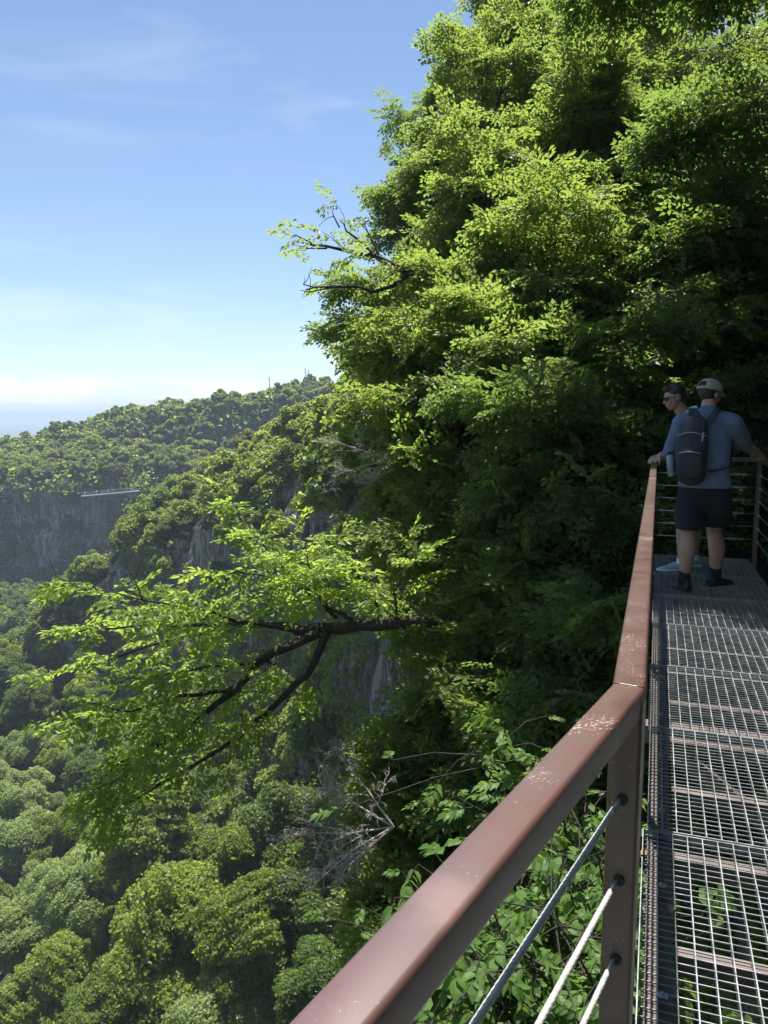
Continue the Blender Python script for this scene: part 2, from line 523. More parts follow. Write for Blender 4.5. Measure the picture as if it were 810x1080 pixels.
class Wood:
    """branches of one tree: tubes plus places for leafy sprays"""
    def __init__(s, r):
        s.r = r; s.mb = MB(); s.sp = []; s.sd = []; s.su = []; s.ss = []

    def path(s, p, d, L, r0, r1, n=5, wander=.12, lift=0.0, sides=5):
        pts = [np.array(p, float)]; d = nrm(np.array(d, float))
        dirs = [d]
        for i in range(n):
            d = nrm(d + s.r.normal(0, wander, 3) + np.array([0, 0, lift / n]))
            pts.append(pts[-1] + d * L / n); dirs.append(d)
        rad = list(np.linspace(r0, r1, n + 1))
        s.mb.tube(pts, rad, sides, caps=False)
        return pts, dirs

    def put(s, p, d, size, up=None):
        s.sp.append(p); s.sd.append(d)
        s.su.append(nrm(np.array([0, 0, 1.0]) + s.r.normal(0, .48, 3)) if up is None else up)
        s.ss.append(size * s.r.uniform(.75, 1.2))

    def twiggy(s, pts, dirs, nsp, size, t0=.2):
        """sprays along a thin branch"""
        n = len(pts) - 1
        for k in range(nsp):
            t = t0 + (1 - t0) * (k + s.r.random() * .6) / nsp
            f = min(t * n, n - 1e-3); i = int(f)
            q = pts[i] + (pts[i + 1] - pts[i]) * (f - i)
            d = dirs[i]
            side = nrm(np.cross(d, [0, 0, 1.0])) * (1 if k % 2 else -1)
            s.put(q, nrm(d * s.r.uniform(.4, 1.0) + side * s.r.uniform(.4, 1.0) + np.array([0, 0, s.r.uniform(-.55, .40)])), size)
        s.put(pts[-1], dirs[-1], size)

    def limb(s, p, d, L, r0, nsec=8, size=.6, lift=.15, sec=.45, nsp=7, flat=.60, t0=.25):
        pts, dirs = s.path(p, d, L, r0, r0 * .22, 7, .13, lift)
        n = len(pts) - 1
        for k in range(nsec):
            t = t0 + (1 - t0) * (k + .5) / nsec
            f = min(t * n, n - 1e-3); i = int(f)
            q = pts[i] + (pts[i + 1] - pts[i]) * (f - i)
            dd = dirs[i]
            side = nrm(np.cross(dd, [0, 0, 1.0])) * (1 if k % 2 else -1)
            e = nrm(dd * s.r.uniform(.5, 1.0) + side * s.r.uniform(.5, 1.1) + np.array([0, 0, s.r.uniform(-flat, flat)]))
            l2 = L * sec * (1.05 - .6 * t) * s.r.uniform(.7, 1.2)
            p2, d2 = s.path(q, e, l2, r0 * .30, r0 * .07, 4, .14, -.05, 4)
            s.twiggy(p2, d2, nsp, size)
        s.twiggy(pts[n // 2:], dirs[n // 2:], nsp, size)


def finish_tree(name, w, leafmat, bark, loc=(0, 0, 0), leaf=LEAF_SIMPLE, tpls=None, keep=1.0, crown='crown', trunk='trunk'):
    root = empty(name, loc)
    w.mb.build(trunk, bark, root, smooth=True)
    if w.sp:
        V, T = sprays_to_leaves(w.sp, w.sd, w.su, w.ss, tpls or SPRAYS, leaf, keep, w.r)
        link(bpy.data.objects.new(crown, mesh_np(crown, V, T, leafmat)), root)
    return root


def near_tree(seed, H, spread, lean, leafmat, nlimb=15, size=.62, low=.22, r0=.16, nsec=8, nsp=7, droop=0.0):
    """whole tree on its own base at the origin; lean (x, y) bends the trunk"""
    r = np.random.default_rng(seed)
    w = Wood(r)
    d = nrm(np.array([lean[0], lean[1], 1.0]))
    pts = [np.zeros(3)]; dirs = [d]
    n = 9
    for i in range(n):
        d = nrm(d + r.normal(0, .05, 3) + np.array([-lean[0] * .05, -lean[1] * .05, .07]))
        pts.append(pts[-1] + d * H * .93 / n); dirs.append(d)
    w.mb.tube(pts, list(np.linspace(r0, r0 * .15, n + 1)), 8, caps=False)
    a = r.uniform(0, 6.28)
    nlimb = int(nlimb * 1.35)
    for k in range(nlimb):
        t = low + (1 - low) * (k + r.random() * .5) / nlimb
        f = min(t * n, n - 1e-3); i = int(f)
        q = pts[i] + (pts[i + 1] - pts[i]) * (f - i)
        a += 2.4 + r.normal(0, .25)
        el = .10 + .75 * t - droop
        e = np.array([math.cos(a) * math.cos(el), math.sin(a) * math.cos(el), math.sin(el)])
        prof = (math.sin(PI * min(1, max(.0, (t - low) / (1 - low)) * .80 + .20)) ** .7)
        w.limb(q, e, spread * (0.35 + .75 * prof) * r.uniform(.8, 1.15), r0 * .42 * (1.1 - .6 * t), nsec, size, .12, .48, nsp)
    w.twiggy(pts[-3:], dirs[-3:], 10, size)
    return w


def lobed_crown(r, R, H, nl, nleaf, leaf, base=0.25, rough=1.0):
    """rounded deciduous crown made of many small leafy clumps on lobes"""
    P, Nn = [], []
    cz = H * (base + (1 - base) * .5)
    lobes = []
    for k in range(nl):
        ph = r.uniform(0, 2 * PI); u = r.uniform(-.35, 1.0)
        s = math.sqrt(max(0, 1 - u * u))
        rr = r.uniform(.45, .98)
        c = np.array([math.cos(ph) * s * R * rr, math.sin(ph) * s * R * rr, cz + u * H * (1 - base) * .5 * rr])
        lobes.append((c, R * r.uniform(.17, .42)))
    w = np.array([l[1] ** 2 for l in lobes]); w /= w.sum()
    cnt = r.multinomial(nleaf, w)
    for (c, lr), n in zip(lobes, cnt):
        v = nrm(r.normal(0, 1, (n, 3)))
        v[:, 2] = np.where(v[:, 2] < -.3, -v[:, 2], v[:, 2])
        rad = lr * r.uniform(.72, 1.10, n) * (1 + .12 * rough * np.sin(v[:, 0] * 9 + v[:, 2] * 7))
        P.append(c + v * rad[:, None] * np.array([1, 1, .85])); Nn.append(v)
    P = np.concatenate(P); Nn = np.concatenate(Nn)
    U = nrm(Nn + r.normal(0, .55, Nn.shape) + np.array([0, 0, .35]))
    R_ = frames(r.normal(0, 1, P.shape), U)
    return stamp(CARD, P, R_, leaf * r.uniform(.6, 1.3, len(P)))


def trunk_mb(H, R, r, r0, limbs=6):
    mb = MB()
    top = H * .75
    mb.tube([(0, 0, -1.5), (r.normal(0, .1), r.normal(0, .1), top * .4), (r.normal(0, .3), r.normal(0, .3), top)], [r0, r0 * .7, r0 * .2], 6, caps=False)
    for k in range(limbs):
        a = k * 2.4; z = top * r.uniform(.3, .8)
        mb.tube([(0, 0, z), (math.cos(a) * R * .35, math.sin(a) * R * .35, z + H * .12), (math.cos(a) * R * .7, math.sin(a) * R * .7, z + H * .2)], [r0 * .4, r0 * .25, r0 * .08], 4, caps=False)
    return mb

# ------------------------------------------------------------------ near trees (8 to 30 m away)
flat0 = G0.reshape(-1, 3)


def on_slope(p, G=flat0):
    d = ((G - np.array(p, float)) ** 2).sum(1)
    return G[d.argmin()]


def plant(name, w, leafmat, root_p, label, group='trees rooted along the edge of the gorge', rz=0, cat='tree', bark='bark', **kw):
    t = finish_tree(name, w, leafmat, M[bark], tuple(root_p), **kw)
    t.rotation_euler.z = rz
    tag(t, label, cat, group)
    return t


E_ = 'trees rooted along the edge of the gorge'
TREES = [
    # root, height, spread, lean, material, limbs, size, low, label
    ((6.9, 27, -2.0), 17.0, 3.9, (-.10, -.02), 'leaf_mid', 17, .85, .25, 'tallest tree against the sky, its crown leaving the top of the picture left of centre'),
    ((3.3, 27, -4.5), 12.5, 3.2, (-.16, -.02), 'leaf_mid', 14, .85, .20, 'leafy tree in front of the sky below the bare crooked bough'),
    ((10.4, 30, 5.0), 15.0, 4.4, (-.05, .0), 'leaf_mid', 16, .85, .30, 'high dark topped tree behind the yellow green ones, by the top edge'),
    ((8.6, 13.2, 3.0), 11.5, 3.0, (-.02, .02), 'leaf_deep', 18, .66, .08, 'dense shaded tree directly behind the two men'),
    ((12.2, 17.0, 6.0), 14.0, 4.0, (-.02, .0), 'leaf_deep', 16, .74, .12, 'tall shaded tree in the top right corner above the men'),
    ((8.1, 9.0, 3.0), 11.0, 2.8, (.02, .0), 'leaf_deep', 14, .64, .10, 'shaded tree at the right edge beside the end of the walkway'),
    ((17.5, 30, 12.0), 15.0, 5.0, (-.03, 0), 'leaf_mid', 15, .95, .30, 'farthest tall tree rising above the shaded woods at the top edge'),
]
for i, (rt, H, sp, ln, mt, nl, sz, low, lab) in enumerate(TREES):
    far = rt[1] > 18
    w = near_tree(100 + i, H, sp, ln, mt, nl, sz, low, r0=.05 + H * .010, nsec=10 if not far else 9, nsp=9 if not far else 8)
    plant('leafy_tree', w, M[mt], rt, lab)


def tier_tree(seed, px, py, D, R, leafmat, label, size=.60, nl=16, nsec=8, nsp=8, centre=None):
    """smaller tree whose crown, R metres across its half width, leans out of the slope at that place"""
    r = np.random.default_rng(seed)
    c = at(px, py, D) if centre is None else np.array(centre, float)
    foot = on_slope(c + np.array([2.2 + .5 * R, 1.4, -3.2]))
    w = Wood(r)
    mid = foot * .45 + c * .55 + np.array([.25, .1, .3])
    pts = catmull(np.array([foot - UPV * .4, mid, c - UPV * R * .3, c + UPV * R * .65 + np.array([-.3 * R, -.15 * R, 0])]), np.linspace(0, 3, 13))
    w.mb.tube(list(pts), list(np.linspace(.035 + .025 * R, .012, 13)), 7, caps=False)
    a = r.uniform(0, 6.28)
    for k in range(nl):
        f = 4.5 + 7.2 * (k + r.random() * .6) / nl; i = min(int(f), 11)
        q = pts[i] + (pts[i + 1] - pts[i]) * (f - i)
        a += 2.4 + r.normal(0, .3); el = r.uniform(-.45, 1.15)
        e = np.array([math.cos(a) * math.cos(el), math.sin(a) * math.cos(el), math.sin(el)])
        e = nrm(e + np.array([-.28, -.28, 0]))
        w.limb(q, e, R * r.uniform(.50, 1.45) * (1 - .25 * k / nl), .024 + .011 * R, nsec, size, -.10, .50, nsp, flat=.60)
    w.twiggy(pts[-4:], [nrm(pts[-1] - pts[-2])] * 4, 8, size)
    t = finish_tree('overhanging_tree', w, M[leafmat], M['bark'], tuple(foot))
    for ch in t.children: ch.data.transform(Matrix.Translation(-Vector(tuple(foot))))
    tag(t, label, 'tree', E_)


UPV = np.array([0, 0, 1.0])
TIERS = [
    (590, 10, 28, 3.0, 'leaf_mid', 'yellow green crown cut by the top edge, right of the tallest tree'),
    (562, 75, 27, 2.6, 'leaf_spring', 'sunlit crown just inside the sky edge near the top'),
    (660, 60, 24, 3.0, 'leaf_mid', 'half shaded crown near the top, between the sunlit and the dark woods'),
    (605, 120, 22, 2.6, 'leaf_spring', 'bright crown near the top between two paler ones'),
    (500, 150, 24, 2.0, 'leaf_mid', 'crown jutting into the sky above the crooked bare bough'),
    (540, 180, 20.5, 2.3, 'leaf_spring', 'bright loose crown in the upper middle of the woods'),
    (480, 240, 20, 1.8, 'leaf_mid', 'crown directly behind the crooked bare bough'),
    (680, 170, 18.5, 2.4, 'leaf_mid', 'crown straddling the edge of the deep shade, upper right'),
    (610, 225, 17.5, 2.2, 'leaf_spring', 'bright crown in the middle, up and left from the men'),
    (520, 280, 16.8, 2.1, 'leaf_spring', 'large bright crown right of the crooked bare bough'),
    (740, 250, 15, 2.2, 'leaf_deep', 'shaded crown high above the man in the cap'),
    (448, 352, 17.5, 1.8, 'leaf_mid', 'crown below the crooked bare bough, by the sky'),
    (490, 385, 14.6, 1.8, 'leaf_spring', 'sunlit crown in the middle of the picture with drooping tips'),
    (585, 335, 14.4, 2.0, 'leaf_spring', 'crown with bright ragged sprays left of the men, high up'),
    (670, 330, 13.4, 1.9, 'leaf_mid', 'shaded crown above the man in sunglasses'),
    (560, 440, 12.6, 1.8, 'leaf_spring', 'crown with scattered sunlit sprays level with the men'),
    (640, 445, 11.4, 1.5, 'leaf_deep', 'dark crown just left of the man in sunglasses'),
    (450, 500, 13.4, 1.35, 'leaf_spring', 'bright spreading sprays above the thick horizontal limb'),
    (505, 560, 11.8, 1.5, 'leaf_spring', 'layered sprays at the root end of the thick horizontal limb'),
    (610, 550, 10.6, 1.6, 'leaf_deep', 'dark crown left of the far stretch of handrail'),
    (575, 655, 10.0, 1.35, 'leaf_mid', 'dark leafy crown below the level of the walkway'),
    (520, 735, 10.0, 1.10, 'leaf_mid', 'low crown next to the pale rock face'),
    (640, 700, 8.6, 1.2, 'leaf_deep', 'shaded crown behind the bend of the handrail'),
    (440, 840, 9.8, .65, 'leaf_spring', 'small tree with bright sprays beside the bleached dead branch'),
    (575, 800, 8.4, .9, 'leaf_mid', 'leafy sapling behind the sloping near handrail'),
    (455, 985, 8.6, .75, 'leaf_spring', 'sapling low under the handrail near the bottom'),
]
for i, (px, py, D, R, mt, lab) in enumerate(TIERS):
    k = .55 + .45 * min(1, R / 1.6)
    tier_tree(600 + i, px, py, D, R, mt, lab, size=.36 + .13 * min(R, 2.2), nl=int(15 + 2 * R), nsec=8, nsp=7)

OVER = [  # those out of view are added to hold sky light off the railing
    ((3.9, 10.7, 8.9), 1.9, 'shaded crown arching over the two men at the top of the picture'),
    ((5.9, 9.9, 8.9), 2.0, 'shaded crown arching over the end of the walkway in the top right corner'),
    ((6.6, 4.6, 4.6), 2.4, 'unseen tree added right of the walkway, outside the right edge, to block sky light'),
    ((5.2, -1.2, 3.8), 2.6, 'unseen tree added on the near bank behind the viewer to block sky light'),
    ((2.6, -5.2, 3.2), 2.6, 'unseen tree added farther behind the viewer beside the walkway, screening the sky'),
    ((-1.2, -6.6, 1.0), 2.4, 'unseen tree added over the gorge behind the viewer to screen the sky'),
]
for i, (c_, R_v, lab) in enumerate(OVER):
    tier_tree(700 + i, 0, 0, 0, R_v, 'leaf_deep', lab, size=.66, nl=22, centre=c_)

# ---- leaning tree whose thick limb reaches out over the gorge, sunlit leaves
r = np.random.default_rng(41)
w = Wood(r)


def pxpath(lst):
    return [at(*q) for q in lst]


def along(w, pts, r0, r1, sides=8, sub=3, nsec=6, L=.9, size=.42, nsp=5, t0=.15, both=True, zup=0.12):
    """a hand placed bough, smoothed, with leafy side branches"""
    P = catmull(np.array(pts), np.linspace(0, len(pts) - 1, (len(pts) - 1) * sub + 1))
    P[1:-1] += w.r.normal(0, .02, P[1:-1].shape)
    w.mb.tube(list(P), list(np.linspace(r0, r1, len(P))), sides, caps=False)
    n = len(P) - 1
    for k in range(nsec):
        t = t0 + (1 - t0) * (k + w.r.random() * .7) / max(1, nsec)
        f = min(t * n, n - 1e-3); i = int(f)
        q = P[i] + (P[i + 1] - P[i]) * (f - i)
        d = nrm(P[i + 1] - P[i])
        side = nrm(np.cross(d, [0, 0, 1.0])) * (1 if k % 2 else -1)
        e = nrm(d * w.r.uniform(.3, 1.0) + side * w.r.uniform(.3, .9) + np.array([0, 0, w.r.uniform(-.2, zup * 2)]))
        p2, d2 = w.path(q, e, L * w.r.uniform(.6, 1.2), max(.006, (r0 + (r1 - r0) * t) * .35), .003, 4, .16, .0, 4)
        w.twiggy(p2, d2, nsp, size, .25)
    return P


root = at(585, 690, 9.8)
main = pxpath([(640, 720, 10.2), (540, 668, 9.9), (455, 655, 9.6), (380, 661, 9.5), (310, 665, 9.4)])
P = catmull(np.array(main), np.linspace(0, 4, 17)); P[1:-1] += r.normal(0, .012, P[1:-1].shape)
w.mb.tube(list(P), list(np.linspace(.115, .065, len(P))), 10, caps=False)
kw = dict(size=.38, nsp=4)
along(w, pxpath([(310, 665, 9.4), (250, 655, 9.3), (180, 660, 9.2), (120, 662, 9.0), (70, 668, 8.9)]), .035, .006, nsec=6, L=.42, **kw)
along(w, pxpath([(320, 664, 9.4), (270, 655, 9.6), (210, 668, 9.8), (130, 690, 9.9), (60, 708, 10.0)]), .04, .006, nsec=9, L=.5, **kw)
along(w, pxpath([(335, 668, 9.4), (285, 690, 9.2), (245, 730, 9.0), (190, 770, 8.9), (125, 805, 8.8), (95, 838, 8.8)]), .07, .008, nsec=12, L=.65, **kw)
along(w, pxpath([(345, 666, 9.4), (322, 712, 9.2), (280, 752, 9.1), (230, 790, 9.0), (170, 825, 9.0), (120, 858, 9.0)]), .055, .008, nsec=11, L=.55, **kw)
along(w, pxpath([(245, 730, 9.0), (190, 735, 8.7), (140, 750, 8.5), (95, 742, 8.4)]), .03, .005, nsec=7, L=.45, **kw)
along(w, pxpath([(250, 655, 9.3), (200, 640, 9.0), (150, 632, 8.8), (85, 620, 8.7)]), .02, .004, nsec=6, L=.45, **kw)
along(w, pxpath([(372, 655, 9.5), (335, 628, 9.6), (300, 600, 9.7), (272, 568, 9.8), (258, 545, 9.9)]), .035, .005, nsec=9, L=.42, **kw)
along(w, pxpath([(355, 652, 9.5), (325, 622, 9.3), (300, 612, 9.1), (250, 606, 9.0), (215, 618, 8.9)]), .028, .005, nsec=7, L=.45, **kw)
along(w, pxpath([(405, 650, 9.6), (385, 620, 9.5), (368, 596, 9.4), (355, 572, 9.4)]), .025, .004, nsec=6, L=.36, **kw)
along(w, pxpath([(420, 652, 9.6), (415, 625, 9.5), (425, 600, 9.4)]), .018, .004, nsec=5, L=.45, **kw)
along(w, pxpath([(345, 640, 9.4), (330, 610, 9.0), (322, 580, 8.8)]), .02, .004, nsec=5, L=.36, **kw)
along(w, pxpath([(200, 765, 8.9), (150, 800, 8.6), (110, 840, 8.5)]), .02, .004, nsec=8, L=.55, **kw)
along(w, pxpath([(290, 700, 9.2), (240, 700, 8.9), (180, 712, 8.8), (120, 722, 8.7)]), .022, .004, nsec=7, L=.45, **kw)
# bare ends sticking out beyond the leaves
for a in ([(85, 620, 8.7), (60, 608, 8.7), (52, 590, 8.7)], [(120, 640, 8.9), (70, 655, 8.8), (25, 668, 8.7)], [(150, 632, 8.8), (142, 612, 8.8), (148, 595, 8.8)], [(180, 770, 8.9), (150, 778, 8.8), (112, 772, 8.7)],
          [(300, 590, 9.7), (282, 570, 9.7), (270, 545, 9.7)], [(170, 825, 9.0), (120, 850, 8.9), (95, 880, 8.9)]):
    q = pxpath(a); w.mb.tube(q, [.010, .006, .002], 4, caps=False)
    w.path(q[1], q[2] - q[1] + r.normal(0, .1, 3), .25, .005, .002, 3, .2, 0, 4)
lt = finish_tree('leaning_tree', w, M['leaf_young_sunlit'], M['bark'], (0, 0, 0), tpls=SPARSE)
# re-root the pieces at the foot of the limb
foot = Vector(tuple(main[0]))
lt.location = foot
for ch in lt.children:
    ch.data.transform(Matrix.Translation(-foot))
tag(lt, 'leaning tree with a thick dark horizontal limb and sunlit yellow green leaves', 'tree', E_)

# ---- crooked half bare bough against the sky
r = np.random.default_rng(43)
w = Wood(r)
along(w, pxpath([(500, 300, 14.4), (466, 284, 14.0), (430, 288, 13.8), (395, 270, 13.8), (360, 262, 13.8), (318, 256, 13.8)]), .10, .012, nsec=9, L=.7, size=.42, nsp=2, t0=.3)
along(w, pxpath([(430, 288, 13.8), (405, 306, 13.8), (365, 302, 13.7), (322, 306, 13.7)]), .045, .010, nsec=2, L=.4, size=.35, nsp=1, t0=.1)
along(w, pxpath([(395, 270, 13.8), (372, 250, 13.8), (358, 232, 13.8)]), .03, .007, nsec=3, L=.4, size=.4, nsp=2, t0=.2)
for a in ([(330, 257, 13.8), (312, 248, 13.8), (306, 252, 13.8)], [(345, 262, 13.8), (325, 262, 13.8), (310, 258, 13.7)], [(358, 240, 13.8), (352, 228, 13.8), (350, 222, 13.8)], [(335, 304, 13.7), (320, 300, 13.7), (322, 292, 13.7)], [(400, 270, 13.8), (388, 245, 13.8), (382, 230, 13.8)],
          [(350, 303, 13.7), (326, 308, 13.7), (316, 306, 13.7)]):
    q = pxpath(a); w.mb.tube(q, [.016, .010, .004], 4, caps=False)
    w.path(q[1], q[2] - q[1] + r.normal(0, .1, 3), .35, .008, .003, 3, .2, 0, 4)
b0 = at(500, 300, 14.4)
foot_b = on_slope((4.4, 15.0, -1.0))
w.mb.tube([b0, b0 + np.array([.7, .2, -1.0]), (b0 + foot_b) / 2 + np.array([.3, 0, 0]), foot_b - np.array([0, 0, .5])], [.10, .12, .15, .19], 8, caps=False)
bt = finish_tree('half_bare_tree', w, M['leaf_spring'], M['bark'], (0, 0, 0), tpls=SPARSE)
fb = Vector(tuple(foot_b)); bt.location = fb
for ch in bt.children: ch.data.transform(Matrix.Translation(-fb))
tag(bt, 'half bare tree holding a crooked dark bough out against the blue sky', 'tree', E_)


# ---- dead grey branches without leaves
def dead_branch(seed, start, ends, label, r0=.03):
    r = np.random.default_rng(seed)
    mb = MB()
    base = at(*start)
    def twig(p, d, L, rad, lev):
        pts = [p]; d = nrm(d)
        for i in range(5):
            d = nrm(d + r.normal(0, .22, 3)); pts.append(pts[-1] + d * L / 5)
        mb.tube(pts, list(np.linspace(rad, rad * .4, 6)), 4, caps=False)
        if lev:
            for k in range(7):
                i = r.integers(1, 6)
                twig(pts[i], d + r.normal(0, .75, 3), L * r.uniform(.35, .65), rad * .5, lev - 1)
    for e in ends:
        q = at(*e); v = q - base
        mid = base + v * .55 + r.normal(0, .05, 3)
        mb.tube([base, mid, q], [r0 * .6, r0 * .45, r0 * .2], 5, caps=False)
        for s in (.3, .45, .6, .75, .9, 1.0):
            twig(base + v * s, v + r.normal(0, .4, 3) * np.linalg.norm(v), np.linalg.norm(v) * .35, r0 * .35, 2)
    o = mb.build('dead_branch', M['bark_pale'], None, smooth=True)
    o.data.transform(Matrix.Translation(-Vector(tuple(base)))); o.location = Vector(tuple(base))
    tag(o, label, 'branch', 'dead leafless branches on the cliff')


dead_branch(61, (415, 872, 8.4), [(340, 828, 8.4), (335, 930, 8.2), (322, 878, 8.1), (360, 800, 8.5), (365, 915, 8.3)], 'bleached dead branch spreading over the gorge beside the brown handrail', .022)
dead_branch(62, (432, 486, 11.6), [(368, 470, 11.4), (362, 498, 11.4), (395, 505, 11.3)], 'small grey dead branch high on the cliff above the thick horizontal limb', .014)
dead_branch(63, (420, 800, 10), [(402, 772, 10)], 'short dead twig below the pale rock face', .015)

# ---- broad leaved bush under the near railing
def compound_template(r):
    P, D, U, S = [], [], [], []
    n = 4
    for k in range(n):
        t = .30 + .58 * k / (n - 1)
        for s in (-1, 1):
            q = np.array([t, 0, -.22 * t * t])
            P.append(q); D.append((.55 + .2 * t + r.normal(0, .18), s * .9 + r.normal(0, .15), -.55 + r.normal(0, .28))); U.append((r.normal(0, .3) - .3, s * -.25 + r.normal(0, .3), 1))
            S.append(.40 * (0.8 + .35 * math.sin(PI * (k + 1) / 5)) * r.uniform(.9, 1.1))
    P.append(np.array([.92, 0, -.2])); D.append((1, r.normal(0, .1), -.5)); U.append((.1, 0, 1)); S.append(.48)
    P = np.array(P); D = np.array(D); U = np.array(U)
    return P, frames(D, U), np.array(S)


COMP = [compound_template(rng) for _ in range(5)]


def broad_bush(seed, root_p, tips, label, n_leaf=16, L=.30, spread=.45):
    n_leaf = int(n_leaf * 2.3); L = L * .56
    r = np.random.default_rng(seed)
    w = Wood(r)
    root_p = np.array(root_p, float)
    for tip in tips:
        q = at(*tip) if len(tip) == 3 else np.array(tip[:3])
        v = q - root_p
        pts = catmull(np.array([root_p, root_p + v * .5 + np.array([0, 0, .25]) + r.normal(0, .06, 3), q]), np.linspace(0, 2, 9))
        w.mb.tube(list(pts), list(np.linspace(.016, .004, 9)), 5, caps=False)
        a = r.uniform(0, 6.28)
        for k in range(n_leaf):
            t = .45 + .55 * (k + .5) / n_leaf
            f = t * 8 - 1e-3; i = min(int(f), 7)
            p = pts[i] + (pts[i + 1] - pts[i]) * (f - i)
            if r.random() < .55:
                off = r.normal(0, spread, 3) * np.array([1, 1, .6]); 
                w.mb.tube([p, p + off * .5 + np.array([0, 0, .04]), p + off], [.005, .004, .003], 4, caps=False)
                p = p + off
            a += 2.4
            d = np.array([math.cos(a), math.sin(a), r.uniform(-.15, .35)])
            rs = L * r.uniform(.7, 1.15)
            w.put(p, nrm(d), rs, nrm(np.array([0, 0, 1.0]) + r.normal(0, .16, 3)))
            e = nrm(d); w.mb.tube([p, p + e * rs * .45, p + e * rs * .92 + np.array([0, 0, -.2 * rs])], [.0025, .002, .001], 3, caps=False)
    root = empty('broad_leaved_bush', tuple(root_p))
    st = w.mb.build('stems', M['bark'], root, smooth=True)
    V, T = sprays_to_leaves(w.sp, w.sd, w.su, w.ss, COMP, LEAF_OVAL, 1.0, r)
    fo = link(bpy.data.objects.new('foliage', mesh_np('foliage', V, T, M['leaf_broad'])), root)
    for o in (st, fo): o.data.transform(Matrix.Translation(-Vector(tuple(root_p))))
    tag(root, label, 'bush', 'broad leaved bushes under the walkway')


broad_bush(71, (1.1, 3.7, -3.2), [(520, 960, 3.3), (560, 1010, 3.0), (600, 930, 3.6)  , (630, 1040, 2.9), (600, 1085, 2.7), (560, 1090, 2.8), (540, 930, 3.8), (500, 1010, 3.1), (580, 960, 3.3), (530, 1060, 2.9), (620, 980, 3.3), (590, 1020, 3.0)], 'bush with broad pointed leaflets behind the lowest steel cables', 24, .30, .30)
broad_bush(72, (1.9, 5.8, -3.4), [(530, 765, 5.2), (560, 800, 5.0), (500, 790, 5.3), (590, 850, 4.6), (600, 790, 4.9), (560, 880, 4.4), (610, 870, 4.4)], 'bush with drooping leaflets just above the sloping brown handrail', 9, .34, .35)
broad_bush(73, (1.2, 3.2, -2.9), [(670, 1010, 2.9), (664, 950, 3.3), (668, 1070, 2.7), (650, 1060, 2.7), (630, 900, 3.6)], 'bush showing between the corner post and the grating', 10, .28, .12)
broad_bush(74, (2.2, 4.4, -4.2), [(430, 1075, 4.6), (500, 1060, 4.2), (460, 1000, 4.8), (400, 1090, 4.6)], 'lower bush under the handrail at the bottom of the picture', 18, .30, .45)

# ------------------------------------------------------------------ trees on the slopes and the valley floor
def proto_mesh(name, seed, R, H, nl, nleaf, leaf, mat, base=.22):
    r = np.random.default_rng(seed)
    V, T = lobed_crown(r, R, H, nl, nleaf, leaf, base)
    return mesh_np(name, V, T, mat)


mats_mid = ['far_bright', 'far_mid', 'far_deep', 'far_pale']
MID = {}
for mi_, mname in enumerate(mats_mid):
    MID[mname] = [(proto_mesh('crown', 200 + mi_ * 10 + k, 4.2, 12.0, 58, 46000, .225, M[mname]), trunk_mb(12, 4.2, np.random.default_rng(300 + k), .22).mesh('trunk', M['bark'], True)) for k in range(2)]
FARP = {m: [proto_mesh('crown', 400 + i * 10 + k, 4.0, 8.5, 36, 6500, .46, M[m], .1) for k in range(3)] for i, m in enumerate(mats_mid[:3] + ['far_olive'])}


def mid_tree(name, p, s, mat, k, rz, label, group, sz=1.0):
    root = empty(name, tuple(p), rz)
    root.scale = (s, s, s * sz)
    crown, trunk = MID[mat][k % 2]
    link(bpy.data.objects.new('crown', crown), root)
    link(bpy.data.objects.new('trunk', trunk), root)
    tag(root, label, 'tree', group)
    return root


VAL = 'trees on the floor of the gorge'
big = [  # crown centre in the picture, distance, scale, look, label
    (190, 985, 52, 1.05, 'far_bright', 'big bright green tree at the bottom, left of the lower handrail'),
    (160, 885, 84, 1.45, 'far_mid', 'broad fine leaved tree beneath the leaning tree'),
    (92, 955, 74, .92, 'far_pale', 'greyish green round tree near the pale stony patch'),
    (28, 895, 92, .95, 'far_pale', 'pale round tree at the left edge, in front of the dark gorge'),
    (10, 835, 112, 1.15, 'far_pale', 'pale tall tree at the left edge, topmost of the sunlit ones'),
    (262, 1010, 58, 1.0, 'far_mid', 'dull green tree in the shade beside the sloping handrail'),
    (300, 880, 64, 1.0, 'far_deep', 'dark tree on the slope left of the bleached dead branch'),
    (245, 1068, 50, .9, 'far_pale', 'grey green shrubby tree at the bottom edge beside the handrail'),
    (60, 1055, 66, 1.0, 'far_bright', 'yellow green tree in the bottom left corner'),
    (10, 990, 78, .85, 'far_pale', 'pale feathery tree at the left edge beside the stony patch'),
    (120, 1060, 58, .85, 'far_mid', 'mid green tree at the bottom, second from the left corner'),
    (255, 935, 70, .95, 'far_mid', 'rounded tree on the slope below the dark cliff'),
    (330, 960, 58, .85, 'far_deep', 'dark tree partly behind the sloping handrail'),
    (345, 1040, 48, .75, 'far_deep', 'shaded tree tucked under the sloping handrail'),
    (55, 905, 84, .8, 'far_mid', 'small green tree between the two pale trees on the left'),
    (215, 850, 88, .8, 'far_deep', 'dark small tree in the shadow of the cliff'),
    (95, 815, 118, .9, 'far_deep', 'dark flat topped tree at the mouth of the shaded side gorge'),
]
placed = []


def ground_z(x, y):
    d = (flat0[:, 0] - x) ** 2 + (flat0[:, 1] - y) ** 2
    k = d.argmin()
    return max(-72.5, flat0[k, 2]) if d[k] < 9 else -72.5


